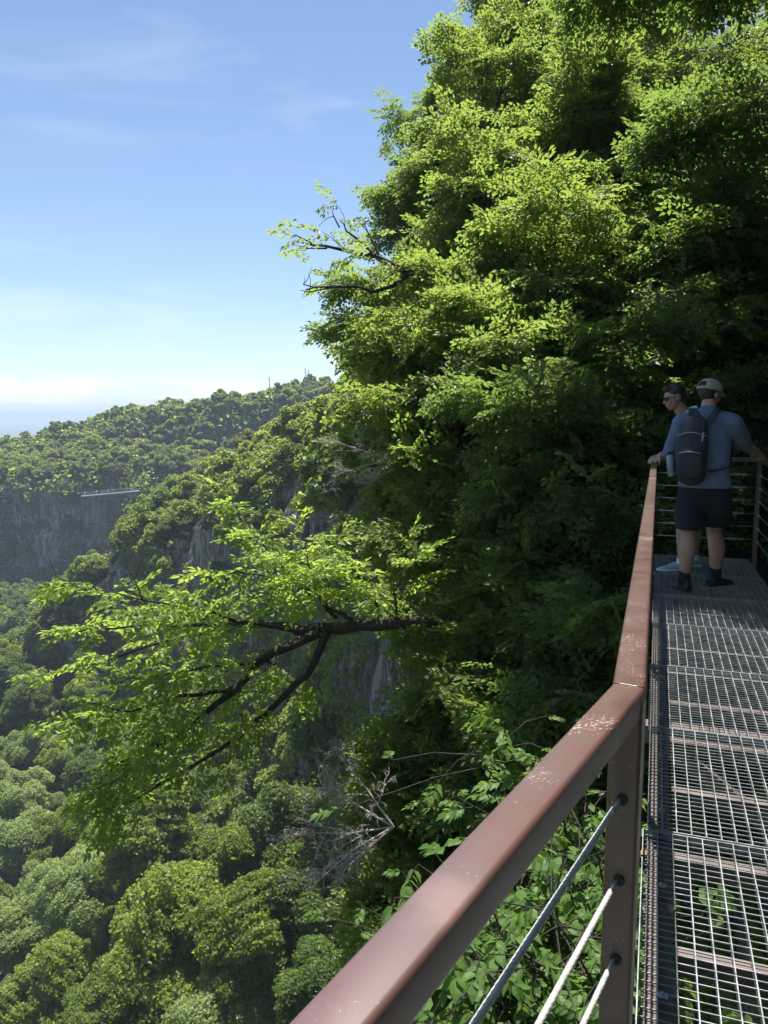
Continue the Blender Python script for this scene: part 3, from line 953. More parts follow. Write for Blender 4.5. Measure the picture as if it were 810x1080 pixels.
for i, (px, py, D0, s0, mt, lab) in enumerate(big):
    D = 42.0
    while D < 170:
        s = s0 * D / D0
        c = at(px, py, D)
        if c[2] - 7.4 * s <= ground_z(c[0], c[1]): break
        D += 1.0
    base = c - np.array([0, 0, 7.4 * s])
    placed.append((base[0], base[1], 4.2 * s))
    mid_tree('broadleaf_tree', base, s, mt, i, i * 1.7, lab, VAL, (1.0, .9, 1.08)[i % 3])


def zone_sample(G, Nn, i0, i1, j0, j1, spacing, cap, ok, seed):
    r = np.random.default_rng(seed)
    nu, nv = G.shape[:2]
    out = []
    for _ in range(cap * 60):
        i = r.integers(int(i0 * (nu - 1)), int(i1 * (nu - 1)) + 1); j = r.integers(int(j0 * (nv - 1)), int(j1 * (nv - 1)) + 1)
        p = G[i, j]
        if not ok(p, Nn[i, j]): continue
        sp = spacing if not callable(spacing) else spacing(p)
        if any((p[0] - q[0]) ** 2 + (p[1] - q[1]) ** 2 + (p[2] - q[2]) ** 2 < sp * sp for q in out): continue
        out.append(p)
        if len(out) >= cap: break
    return out


def seen(p, m=40, right=520):
    q = proj(p)
    return q is not None and -m < q[0] < right and -m < q[1] < 1080 + m


ROCKS = [  # bare rock, centre and half size as seen, distance range
    (52, 565, 20, 50, 250, 420), (92, 548, 16, 34, 250, 420), (150, 560, 24, 22, 250, 420), (18, 545, 10, 25, 250, 420),
    (118, 600, 15, 48, 120, 200), (208, 588, 30, 42, 120, 200), (335, 540, 38, 55, 80, 140), (385, 560, 22, 50, 60, 140),
    (432, 705, 34, 55, 25, 90), (400, 720, 18, 40, 30, 100), (250, 600, 15, 30, 100, 200)]


def bare(p):
    q = proj(p)
    if q is None: return False
    for (cx, cy, rx, ry, d0, d1) in ROCKS:
        if d0 < p[1] < d1:
            e = ((q[0] - cx) / rx) ** 2 + ((q[1] - cy) / ry) ** 2
            if e < 1 + .5 * noise.noise(Vector((q[0] * .06, q[1] * .06, 0))): return True
    return False


# valley floor, random fill between the big ones
r = np.random.default_rng(77)
cnt = 0
for _ in range(9000):
    y = r.uniform(50, 205); x = r.uniform(-140, 12)
    if x > -.06 * y - 2 + 0: continue
    q = proj((x, y, -66))
    if q is None or not (-50 < q[0] < 420 and 740 < q[1] < 1130): continue
    if 16 < q[0] < 38 and 950 < q[1] < 1010: continue            # open stony patch
    g = on_slope((x, y, -60))
    z = -72.5
    if abs(g[0] - x) < 3 and abs(g[1] - y) < 3: z = max(z, g[2])
    s = r.uniform(.55, 1.1)
    if any((x - a) ** 2 + (y - b) ** 2 < (.50 * (c + 4.2 * s)) ** 2 for a, b, c in placed): continue
    placed.append((x, y, 4.2 * s))
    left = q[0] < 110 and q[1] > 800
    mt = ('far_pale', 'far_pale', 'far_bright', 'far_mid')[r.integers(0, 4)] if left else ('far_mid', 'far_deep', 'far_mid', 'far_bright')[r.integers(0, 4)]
    tone = {'far_pale': 'pale grey green', 'far_bright': 'bright green', 'far_mid': 'mid green', 'far_deep': 'dark green'}[mt]
    where = ('at the left, near the stony patch' if q[1] > 900 else 'at the left, before the dark gorge') if q[0] < 110 else ('beneath the leaning tree' if q[1] < 900 else 'low in the gorge, left of the handrail')
    mid_tree('broadleaf_tree', (x, y, z - .5), s, mt, cnt, r.uniform(0, 6.28), f'{tone} tree on the gorge floor {where}', f'{tone} gorge trees {where}')
    cnt += 1
    if cnt >= 150: break


def far_tree(name, p, s, mt, k, rz, label, group, sz=1.0):
    o = bpy.data.objects.new(name, FARP[mt][k % 3])
    o.location = tuple(p); o.rotation_euler.z = rz; o.scale = (s, s, s * sz)
    link(o); tag(o, label, 'tree', group)
    return o


def toned(r, a=(.4, .42, .18)):
    return mats_mid[r.choice(3, p=a)] if r.random() > .10 else 'far_olive'


TONE = {'far_olive': 'olive tinged', 'far_bright': 'yellow green', 'far_mid': 'mid green', 'far_deep': 'dark green'}
r = np.random.default_rng(88)
# spur ridge: crest to brow
pts = zone_sample(G0, N0, 6.5 / 12, 11.6 / 12, 1 / 7, 3.25 / 7, lambda p: 3.3 if p[1] > 90 else 2.6, 230, lambda p, n: seen(p, 30, 440) and p[1] > 62 and not bare(p), 5)
for i, p in enumerate(pts):
    q = proj(p); mt = toned(r, (.45, .4, .15))
    wh = 'on the descending nose of the spur' if q[0] < 130 else ('on the spur above the grey cliff' if q[0] < 260 else 'on the sunlit slope beside the near woods')
    far_tree('hillside_tree', p - np.array([0, 0, .8]), r.uniform(.55, .95), mt, i, r.uniform(0, 6.28), f'{TONE[mt]} rounded tree {wh}', f'{TONE[mt]} trees {wh}')
n_spur = len(pts)
# ledges of the spur and the talus below
pts = zone_sample(G0, N0, 6.6 / 12, 11.8 / 12, 3.3 / 7, 6.6 / 7, 4.6, 150, lambda p, n: seen(p, 30, 470) and p[1] > 55 and not bare(p), 6)
for i, p in enumerate(pts):
    q = proj(p); mt = toned(r, (.12, .48, .40))
    wh = 'clinging to the shaded cliff of the spur' if q[1] < 660 else 'on the shaded slope under the spur'
    far_tree('cliffside_tree', p - np.array([0, 0, .8]), r.uniform(.4, .8), mt, i, r.uniform(0, 6.28), f'{TONE[mt]} small tree {wh}', f'{TONE[mt]} trees {wh}')
# far plateau: the larger ones on their own, the rest as one wood
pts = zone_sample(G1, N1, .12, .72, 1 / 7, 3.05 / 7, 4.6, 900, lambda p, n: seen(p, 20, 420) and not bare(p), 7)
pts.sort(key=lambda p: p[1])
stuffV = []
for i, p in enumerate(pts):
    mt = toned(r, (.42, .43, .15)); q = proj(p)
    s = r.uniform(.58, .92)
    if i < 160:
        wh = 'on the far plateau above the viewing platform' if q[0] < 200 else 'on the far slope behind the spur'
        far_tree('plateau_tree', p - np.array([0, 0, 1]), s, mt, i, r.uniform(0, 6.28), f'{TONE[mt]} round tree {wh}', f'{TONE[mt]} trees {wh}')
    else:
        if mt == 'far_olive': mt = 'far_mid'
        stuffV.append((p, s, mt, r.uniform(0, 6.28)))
n_far = len(pts)


def merged(name, items, proto, mat, label):
    """one mesh of many crowns"""
    Vs = []; Ts = []; off = 0
    base = []
    for me in proto:
        v = np.empty(len(me.vertices) * 3, np.float32); me.vertices.foreach_get('co', v); v = v.reshape(-1, 3)
        t = np.empty(len(me.loops), np.int32); me.loops.foreach_get('vertex_index', t); base.append((v, t.reshape(-1, 3)))
    for k, (p, s, a) in enumerate(items):
        v, t = base[k % len(base)]
        c, sn = math.cos(a), math.sin(a)
        R = np.array([[c, -sn, 0], [sn, c, 0], [0, 0, 1]])
        Vs.append((v * s) @ R.T + np.array(p)); Ts.append(t + off); off += len(v)
    o = link(bpy.data.objects.new(name, mesh_np(name, np.concatenate(Vs), np.concatenate(Ts), mat)))
    tag(o, label, 'forest', kind='stuff')
    return o


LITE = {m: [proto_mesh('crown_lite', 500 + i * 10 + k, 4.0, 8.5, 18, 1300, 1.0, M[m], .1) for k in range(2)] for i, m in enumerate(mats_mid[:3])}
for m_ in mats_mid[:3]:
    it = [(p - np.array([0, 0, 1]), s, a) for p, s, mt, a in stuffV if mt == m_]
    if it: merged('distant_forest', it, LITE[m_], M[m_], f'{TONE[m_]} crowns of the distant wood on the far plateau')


# shaded woods at the far end of the gorge floor
r = np.random.default_rng(99)
done = []
for _ in range(4000):
    y = r.uniform(185, 318); x = r.uniform(-250, -60)
    if x > -.30 * y: continue
    q = proj((x, y, -68))
    if q is None or not (-60 < q[0] < 160): continue
    if any((x - a) ** 2 + (y - b) ** 2 < 30 for a, b in done): continue
    done.append((x, y))
    z = max(-72.0, on_slope((x, y, -70), G1.reshape(-1, 3))[2] if y > 235 else -72.0)
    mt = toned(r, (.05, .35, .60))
    far_tree('gorge_tree', (x, y, z - .8), r.uniform(.8, 1.3), mt, len(done), r.uniform(0, 6.28), f'{TONE[mt]} tree deep in the shaded end of the gorge', f'{TONE[mt]} trees deep in the gorge')
    if len(done) >= 110: break
pts = zone_sample(G1, N1, .05, .5, 3.6 / 7, 6.6 / 7, 6.5, 90, lambda p, n: seen(p, 20, 300) and not bare(p), 17)
for i, p in enumerate(pts):
    mt = toned(r, (.05, .35, .60))
    far_tree('cliffside_tree', p - np.array([0, 0, 1]), r.uniform(.5, .9), mt, i, r.uniform(0, 6.28), f'{TONE[mt]} small tree on the far cliff under the plateau', f'{TONE[mt]} trees on the far cliff')


# undergrowth and creepers on both slopes
def undergrowth(name, G, Nn, n, mats, seed, label, near_ok=True, dmin=2, bare_keep=.04):
    r = np.random.default_rng(seed)
    A = np.linalg.norm(np.cross(G[1:, :-1] - G[:-1, :-1], G[:-1, 1:] - G[:-1, :-1]), axis=2)
    c = G[:-1, :-1]
    D = np.linalg.norm(c - np.array([0, 0, EYE]), axis=2)
    S = np.clip(D / 60, .20, 5.2)
    wgt = A / S ** 2
    vis = np.zeros_like(wgt)
    for i in range(c.shape[0]):
        for j in range(c.shape[1]):
            q = proj(c[i, j])
            if q is not None and -60 < q[0] < 900 and -60 < q[1] < 1160 and c[i, j, 1] > dmin:
                if q[0] > 520 and c[i, j, 1] > 30: continue
                vis[i, j] = bare_keep if bare(c[i, j]) else 1.0
    wgt = (wgt * vis).ravel(); wgt /= wgt.sum()
    pick = r.choice(len(wgt), n, p=wgt)
    P0 = c.reshape(-1, 3)[pick]; S0 = S.ravel()[pick]; Nr = Nn[:-1, :-1].reshape(-1, 3)[pick]
    k = 24
    v = nrm(r.normal(0, 1, (n, k, 3)))
    rad = (S0 * r.uniform(.5, 1.25, n))[:, None, None]
    P = P0[:, None, :] + v * rad * np.array([1, 1, .8]) * r.uniform(.4, 1, (n, k, 1))
    U = nrm(v + r.normal(0, .5, v.shape) + np.array([0, 0, .5]))
    P = P.reshape(-1, 3); U = U.reshape(-1, 3)
    R_ = frames(r.normal(0, 1, P.shape), U)
    S1 = np.repeat(S0 * .30, k) * r.uniform(.6, 1.3, n * k)
    V, T = stamp(CARD, P, R_, S1)
    mi = np.repeat(np.repeat(r.integers(0, len(mats), n), k), len(CARD[1]))
    o = link(bpy.data.objects.new(name, mesh_np(name, V, T, [M[m] for m in mats], mi)))
    tag(o, label, 'undergrowth', kind='stuff')


undergrowth('undergrowth', G0, N0, 20000, ['far_mid', 'far_deep', 'far_mid'], 9, 'creepers and low scrub covering the near wall of the gorge')
undergrowth('scrub', G1, N1, 16000, ['far_mid', 'far_deep'], 10, 'low scrub on the far cliff')

# stony stream bed on the gorge floor
sp = at(26, 990, 96); z0 = -72.0
mb = MB()
cx, cy = at(26, 985, 1)[0] / 1.0, 1
k_ = (z0 - EYE) / (ray(26, 985)[2]); cpt = np.array([0, 0, EYE]) + ray(26, 985) * k_
ring = [(cpt[0] + math.cos(a) * (2.2 + .6 * math.sin(3 * a)), cpt[1] + math.sin(a) * (12 + 2 * math.sin(2 * a)), z0 + .9) for a in np.linspace(0, 2 * PI, 28, endpoint=False)]
mb.add(ring, [tuple(range(28))])
o = mb.build('river_bank', M['stones']); tag(o, kind='structure')

# ------------------------------------------------------------------ walkway
WA = math.radians(19.5)
FD = np.array([math.sin(WA), math.cos(WA), 0]); LD = np.array([math.cos(WA), -math.sin(WA), 0]); UP = np.array([0, 0, 1.0])


def W(s, l, z=0.0):
    return FD * s + LD * l + UP * z


S_END = 8.0; L0 = .023; L1 = .968; RL = -.022; RR = 1.0; RZ = 1.07; S_C = 1.206
ND = np.array([-math.sin(math.radians(32)), -math.cos(math.radians(32)), 0])     # near railing, from the corner back past the camera
ND_R = np.cross(ND, UP)
corner = W(S_C, RL - .004)

walk = empty('walkway', tuple(W(0, 0)))
tag(walk, 'steel walkway of open galvanised grating on brown beams', 'walkway')


def rel(o, root):
    """geometry written in world space, hung under its thing"""
    o.parent = root
    o.matrix_parent_inverse = Matrix.Identity(4)
    o.data.transform(Matrix.Translation(-root.location))
    return o


def grating_mesh(name, ln, width, sl=.0490, sc=.0335):
    mb = MB()
    n = int(round(width / sl)); 
    for k in range(n + 1):
        l = width * k / n
        mb.box((ln / 2, l, -.014), (ln, .0032, .028))
    m = int(round(ln / sc))
    for k in range(m + 1):
        s = min(max(ln * k / m, .002), ln - .002)
        t = .0045 if k in (0, m) else .0025
        zc, h = ((-.0145, .0280) if k in (0, m) else (-.0045, .0038))
        mb.box((s, width / 2, zc), (t, width - .004, h))
    return mb.mesh(name, M['galvanised'])


gm = grating_mesh('grating_panel', .992, L1 - L0 - .004)
edges = [-1.2 + k for k in range(10)]
Rw = Matrix(((FD[0], LD[0], 0, 0), (FD[1], LD[1], 0, 0), (0, 0, 1, 0), (0, 0, 0, 1)))
for k, s in enumerate(edges):
    o = bpy.data.objects.new('grating_panel', gm)
    off = (.0, -.010, .004, -.004)[k % 4] if s > 1 else 0
    if s < 2.7: off -= .012
    o.matrix_local = Matrix.Translation(Vector(tuple(W(s, L0 + .002 + off, (.0, .002, .001)[k % 3])))) @ Rw
    link(o, walk)
s_end = edges[-1] + 1.0
# steelwork under the grating
for s in [-.9 + .515 * k for k in range(18)]:
    mb = MB(); mb.beam(W(s, L0 + .09, -.062), W(s, L1 - .03, -.062), .045, .060)
    mb.build('cross_beam', M['beam_paint'], walk)
for l, nm in ((L0 + .040, 'stringer'), (L1 - .035, 'stringer')):
    mb = MB(); mb.beam(W(-1.2, l, -.036), W(s_end, l, -.036), .075, .008)
    mb.beam(W(-1.2, l, -.125), W(s_end, l, -.125), .010, .17); mb.beam(W(-1.2, l, -.214), W(s_end, l, -.214), .075, .008)
    mb.build(nm, M['beam_paint'], walk)
for s in (1.6, 4.4, 7.2):       # brackets down to the rock
    mb = MB()
    mb.beam(W(s, -.02, -.27), W(s, 2.6, -.27), .10, .10)
    mb.beam(W(s, .10, -.33), W(s + .05, 2.3, -1.9), .08, .08)
    mb.build('bracket', M['beam_paint'], walk)
# clips holding the grating
for s in [1.45 + .5 * k for k in range(13)]:
    mb = MB()
    mb.box(W(s, L0 + .046, .002), (.018, .030, .004), (FD, LD, UP)); mb.tube([W(s, L0 + .046, .003), W(s, L0 + .046, .010)], .006, 6)
    mb.build('clip', M['galvanised'], walk)

# second stretch behind the bend
gm2 = grating_mesh('grating_panel', .992, .94)
a2 = math.radians(32); F2 = -ND; L2 = np.array([math.cos(a2), -math.sin(a2), 0])
Rw2 = Matrix(((F2[0], L2[0], 0, 0), (F2[1], L2[1], 0, 0), (0, 0, 1, 0), (0, 0, 0, 1)))
for k in range(3):
    o = bpy.data.objects.new('grating_panel', gm2)
    o.matrix_local = Matrix.Translation(Vector(tuple(corner * [1, 1, 0] + L2 * .045 - F2 * (1.35 + k) - UP * .006))) @ Rw2
    link(o, walk)


# ---- handrails
def rounded_profile(w, h, r=.006, n=4):
    pts = []
    for cx, cz, a0 in ((w / 2 - r, h / 2 - r, 0), (-w / 2 + r, h / 2 - r, 90), (-w / 2 + r, -h / 2 + r, 180), (w / 2 - r, -h / 2 + r, 270)):
        for k in range(n):
            a = math.radians(a0 + 90 * k / (n - 1)); pts.append((cx + r * math.cos(a), cz + r * math.sin(a)))
    return pts


def rail(name, path, w, h, parent, mat):
    """square tube with rounded edges, mitred where it bends"""
    prof = rounded_profile(w, h); vs = []; n = len(prof)
    for i, p in enumerate(path):
        if i == 0: t = nrm(path[1] - p); m = np.cross(t, UP); k = 1
        elif i == len(path) - 1: t = nrm(p - path[i - 1]); m = np.cross(t, UP); k = 1
        else:
            a = nrm(p - path[i - 1]); b = nrm(path[i + 1] - p); m = nrm(np.cross(a, UP) + np.cross(b, UP)); k = 1 / m.dot(np.cross(a, UP))
        for x, z in prof: vs.append(p + m * x * k + UP * z)
    fs = [(i * n + j, i * n + (j + 1) % n, (i + 1) * n + (j + 1) % n, (i + 1) * n + j) for i in range(len(path) - 1) for j in range(n)]
    fs += [tuple(range(n)), tuple(range((len(path) - 1) * n, len(path) * n))]
    me = bpy.data.meshes.new(name); me.from_pydata([tuple(v) for v in vs], [], fs); me.materials.append(mat)
    bm = bmesh.new(); bm.from_mesh(me); bmesh.ops.recalc_face_normals(bm, faces=bm.faces); bm.to_mesh(me); bm.free()
    for p in me.polygons: p.use_smooth = len(p.vertices) == 4
    me.set_sharp_from_angle(angle=math.radians(50))
    return link(bpy.data.objects.new(name, me), parent)


def twisted_cable(a, b, rad, detailed, mat=None):
    mb = MB(); a = np.array(a); b = np.array(b); L = np.linalg.norm(b - a)
    if not detailed:
        mb.tube([a, (a + b) / 2 - UP * .004, b], rad, 8); return mb
    t = nrm(b - a); e1 = nrm(np.cross(t, UP)); e2 = np.cross(t, e1)
    n = int(L / .0035); k = 14; vs = []; fs = []
    for i in range(n + 1):
        c = a + t * L * i / n
        for j in range(k):
            q = 2 * PI * j / k; rr = rad * (1 + .16 * math.cos(6 * q - 2 * PI * (L * i / n) / .011))
            vs.append(c + rr * (math.cos(q) * e1 + math.sin(q) * e2))
    for i in range(n):
        for j in range(k): fs.append((i * k + j, i * k + (j + 1) % k, (i + 1) * k + (j + 1) % k, (i + 1) * k + j))
    mb.add(vs, fs); return mb


CZ = [.895, .762, .628, .490, .355, .218]


def post(p, ax, root, z1=RZ - .022, z0=-.30, w=.048):
    prof = rounded_profile(w, w, .005, 3)
    f, l = ax
    vs = [p * [1, 1, 0] + f * x + l * y + UP * z for z in (z0, z1) for x, y in prof]; n = len(prof)
    mb = MB(); mb.add(vs, [(j, (j + 1) % n, n + (j + 1) % n, n + j) for j in range(n)] + [tuple(range(n - 1, -1, -1)), tuple(range(n, 2 * n))])
    o = mb.build('post', M['paint'], root)
    for z in CZ:
        for d in (f, -f):
            c = p * [1, 1, 0] + d * (w / 2) + UP * z
            h = MB(); h.tube([c, c + d * .004], .0085, 10); h.build('grommet', M['black_rubber'], o, smooth=False)
    return o


def turnbuckle(c, t, root_cable):
    mb = MB(); t = nrm(t); s = nrm(np.cross(t, UP)); u = np.cross(s, t)
    mb.tube([c - t * .075, c - t * .045], .0045, 8); mb.tube([c + t * .045, c + t * .075], .0045, 8)
    for d in (1, -1): mb.tube([c - t * .045 + u * d * .004, c - t * .035 + u * d * .0085, c + t * .035 + u * d * .0085, c + t * .045 + u * d * .004], .0032, 6)
    ring = [c + t * .088 + .011 * (math.cos(q) * t + math.sin(q) * u) for q in np.linspace(0, 2 * PI, 15)]
    mb.tube(ring, .0026, 6, caps=False)
    ring = [c - t * .088 + .011 * (math.cos(q) * t + math.sin(q) * u) for q in np.linspace(0, 2 * PI, 15)]
    mb.tube(ring, .0026, 6, caps=False)
    return mb.build('turnbuckle', M['steel_cable'], root_cable, smooth=True)


# left railing: near stretch, bend, far stretch
lr = empty('railing', tuple(corner * [1, 1, 0])); tag(lr, 'brown steel railing on the gorge side, bending at the near post', 'railing')
tops = []
R_W, R_H = .049, .046
zc = RZ - R_H / 2
farend = W(s_end - .04, RL, zc)
mid_gap = W(5.72, RL + .002, zc)
tops.append(rail('handrail', [corner + ND * 2.6 + UP * (zc - corner[2]), corner + UP * (zc - corner[2]), mid_gap - FD * .012], R_W, R_H, lr, M['paint']))
tops.append(rail('handrail', [mid_gap + FD * .014, farend], R_W, R_H, lr, M['paint']))
rail('joint_sleeve', [mid_gap - FD * .03, mid_gap + FD * .03], R_W - .008, R_H - .008, lr, M['black_rubber'])
# weld bead across the mitre
bis = nrm(np.cross(FD, UP) + np.cross(-ND, UP))
c0 = corner * [1, 1, 0] + UP * (RZ + .0002)
mb = MB(); mb.tube([c0 - bis * .0235 + ND * 0, c0 - bis * .012 + FD * .001, c0, c0 + bis * .011 - FD * .001, c0 + bis * .0235], .0012, 6)
mb.build('weld_bead', M['paint'], tops[0], smooth=True)
axw = (FD, LD); axn = (F2, L2)
post(corner, (nrm(FD + F2), nrm(LD + L2)), lr)
for s in (3.05, 4.9, 6.75): post(W(s, RL), axw, lr)
post(W(s_end - .06, RL), axw, lr)
post(corner + ND * 1.9, axn, lr)
for z in CZ:
    a = corner * [1, 1, 0] + UP * z
    c = twisted_cable(a + ND * .075, a + ND * 1.88, .0042, True).build('cable', M['steel_cable'], lr, smooth=True)
    st = MB(); st.tube([a + ND * .022, a + ND * .080], .0030, 8); st.tube([a + ND * .060, a + ND * .080], .0046, 8)
    st.build('swage_fitting', M['steel_cable'], c, smooth=True)
    q = W(S_C, RL, z)
    twisted_cable(q + FD * .02, W(s_end - .06, RL, z), .0040, False).build('cable', M['steel_cable'], lr, smooth=True)

# end railing behind the men
er = empty('railing', tuple(W(s_end, (RL + RR) / 2))); tag(er, 'brown steel railing closing the far end of the walkway', 'railing')
rail('handrail', [W(s_end - .04, RL + R_W / 2 + .003, zc), W(s_end - .04, RR + .0, zc)], R_W, R_H, er, M['paint'])
for z in CZ:
    a = W(s_end - .05, RL + .025, z); b = W(s_end - .05, RR - .03, z)
    c = twisted_cable(a, b, .0035, False).build('cable', M['steel_cable'], er, smooth=True)
    turnbuckle(a + (b - a) * (.80 if z not in (CZ[4],) else .2), b - a, c)
# right railing on the rock side
rr = empty('railing', tuple(W(s_end - 2, RR))); tag(rr, 'brown steel railing on the rock side at the right edge, with shiny cable tensioners', 'railing')
rail('handrail', [W(-.8, RR, zc), W(s_end - .016, RR, zc)], R_W, R_H, rr, M['paint'])
for s in (-.7, 1.2, 3.05, 4.9, 6.75): post(W(s, RR), axw, rr)
post(W(s_end - .06, RR + .002), axw, rr)
for z in CZ:
    a = W(-.68, RR, z); b = W(s_end - .08, RR, z)
    c = twisted_cable(a, b, .0035, False).build('cable', M['steel_cable'], rr, smooth=True)
    turnbuckle(b - FD * (.16 + .05 * ((z * 37) % 1)), b - a, c)

# objects above were written in world space: hang them properly under their things
for root in (walk, lr, er, rr):
    L_ = Vector(root.location)
    for ch in root.children:
        if ch.data.users > 1 or ch.name.startswith('grating_panel'):
            ch.location = ch.location - L_
        else:
            ch.data.transform(Matrix.Translation(-L_))
        for g in ch.children: g.data.transform(Matrix.Translation(-L_))

# a few dry leaves caught on the grating
r = np.random.default_rng(31)
M['dry_leaf'] = noisy_mat('dry_leaf', [(.3, (.16, .10, .045)), (.7, (.30, .22, .11))], 30, 3, .8)
for i, (s, l, sz, lab) in enumerate([(4.55, .05, .05, 'dry leaf on the left edge of the grating, farthest from the viewer'), (3.62, .06, .045, 'dry leaf on the left edge of the grating before the rail shadow'),
                                 (3.2, .52, .05, 'dry leaf in the middle of the walkway'), (2.62, .03, .04, 'dry leaf beside a joint between grating panels'), (2.35, .10, .035, 'tiny dry leaf in the shadow line of the handrail'), (2.9, .80, .05, 'dry leaf near the right side of the walkway')]):
    mb = MB(); v, f = LEAF_OVAL
    a = r.uniform(0, 6.28); c, sn = math.cos(a), math.sin(a)
    pts = [(sz * (x * c - y * 1.3 * sn), sz * (x * sn + y * 1.3 * c), .004 + sz * (z * 1.5 + .12 * x * x)) for x, y, z in v]
    mb.add(pts, [tuple(q) for q in f]); o = mb.build('fallen_leaf', M['dry_leaf']); o.location = tuple(W(s, l)); tag(o, lab, 'leaf', 'dry leaves on the grating')

# ---- viewing platform on the far cliff
vp_a = at(142, 518, 312); vp_b = at(86, 523.5, 305)
vp = empty('viewing_platform', tuple((vp_a + vp_b) / 2)); tag(vp, 'tiny viewing platform sticking out from the far cliff', 'viewing platform')
off = -(vp_a + vp_b) / 2
d = nrm((vp_b - vp_a) * [1, 1, 0]); Lp = np.linalg.norm(vp_b - vp_a); sd = np.cross(d, UP)
A_, B_ = vp_a + off, vp_b + off
mb = MB(); mb.beam(A_ - d * 2, B_, 2.6, .35); mb.build('deck', M['galvanised'], vp)
mb = MB()
for s in (-.8, .8): mb.beam(A_ - d * 2 + sd * s - UP * .55, B_ + sd * s - UP * .55, .3, .7)
mb.build('beam', M['paint'], vp)
mb = MB()
for s in (-1.25, 1.25): mb.beam(A_ + sd * s + UP * 1.3, B_ + sd * s + UP * 1.3, .12, .12); mb.beam(A_ + sd * s + UP * .8, B_ + sd * s + UP * .8, .06, .06)
n = 14
for k in range(n + 1):
    for s in (-1.25, 1.25):
        q = A_ + (B_ - A_) * k / n + sd * s; mb.beam(q + UP * .1, q + UP * 1.3, .08, .08, up=(1, 0, 0))
mb.build('railing', M['galvanised'], vp)
# masts on the skyline
for i, (px, py, D, h, lab) in enumerate([(284, 402, 392, 2.0, 'short thin mast standing on the far wooded skyline'), (322, 398, 385, 4.5, 'taller thin mast on the skyline beside the near woods'), (325, 398, 384, 3.5, 'second tall mast on the skyline, right against the near woods')]):
    p = at(px, py, D); mo = MB()
    mo.tube([(0, 0, -9), (0, 0, h)], [.28, .16], 6); mo.tube([(-.6, 0, h * .86), (.6, 0, h * .86)], .08, 4); mo.tube([(-.4, 0, h * .7), (.4, 0, h * .7)], .08, 4)
    o = mo.build('mast', M['bark_pale']); o.location = tuple(p); tag(o, lab, 'mast', 'masts on the skyline')

# ------------------------------------------------------------------ people
M['skin'] = noisy_mat('skin', [(.3, (.36, .20, .145)), (.7, (.47, .28, .21))], 9, 3, .55, spec=.4)
M['shirt_blue'] = noisy_mat('shirt_blue', [(.3, (.10, .130, .205)), (.7, (.135, .170, .255))], 6, 5, .9, bump=1.0, bscale=11)
M['shirt_teal'] = noisy_mat('shirt_teal', [(.3, (.05, .14, .32)), (.7, (.08, .22, .42))], 6, 5, .9, bump=.3, bscale=14)
M['white_cloth'] = noisy_mat('white_cloth', [(.3, (.62, .66, .70)), (.7, (.78, .80, .82))], 8, 3, .9)
M['cyan_cloth'] = noisy_mat('cyan_cloth', [(.3, (.05, .38, .60)), (.7, (.08, .48, .70))], 8, 3, .9)
M['navy_cloth'] = noisy_mat('navy_cloth', [(.3, (.007, .008, .012)), (.7, (.014, .016, .022))], 6, 5, .95, bump=.9, bscale=10)
M['pack_cloth'] = noisy_mat('pack_cloth', [(.3, (.014, .017, .024)), (.7, (.035, .040, .052))], 10, 5, .75, bump=.5, bscale=20)
M['khaki'] = noisy_mat('khaki', [(.3, (.26, .24, .18)), (.7, (.34, .32, .25))], 10, 4, .9, bump=.2, bscale=60)
M['dark_hair'] = noisy_mat('dark_hair', [(.3, (.010, .008, .007)), (.7, (.035, .026, .020))], 40, 4, .6, stretch=(1, 1, .3))
M['dark_shoe'] = noisy_mat('dark_shoe', [(.3, (.014, .016, .02)), (.7, (.04, .043, .05))], 15, 4, .7)
M['pale_shoe'] = noisy_mat('pale_shoe', [(.3, (.24, .34, .44)), (.7, (.36, .46, .55))], 12, 4, .75)
M['grey_plastic'] = noisy_mat('grey_plastic', [(.3, (.22, .25, .29)), (.7, (.30, .33, .37))], 12, 3, .4)
M['lens'] = noisy_mat('dark_lens', [(.3, (.008, .008, .010)), (.7, (.012, .012, .014))], 12, 3, .12)


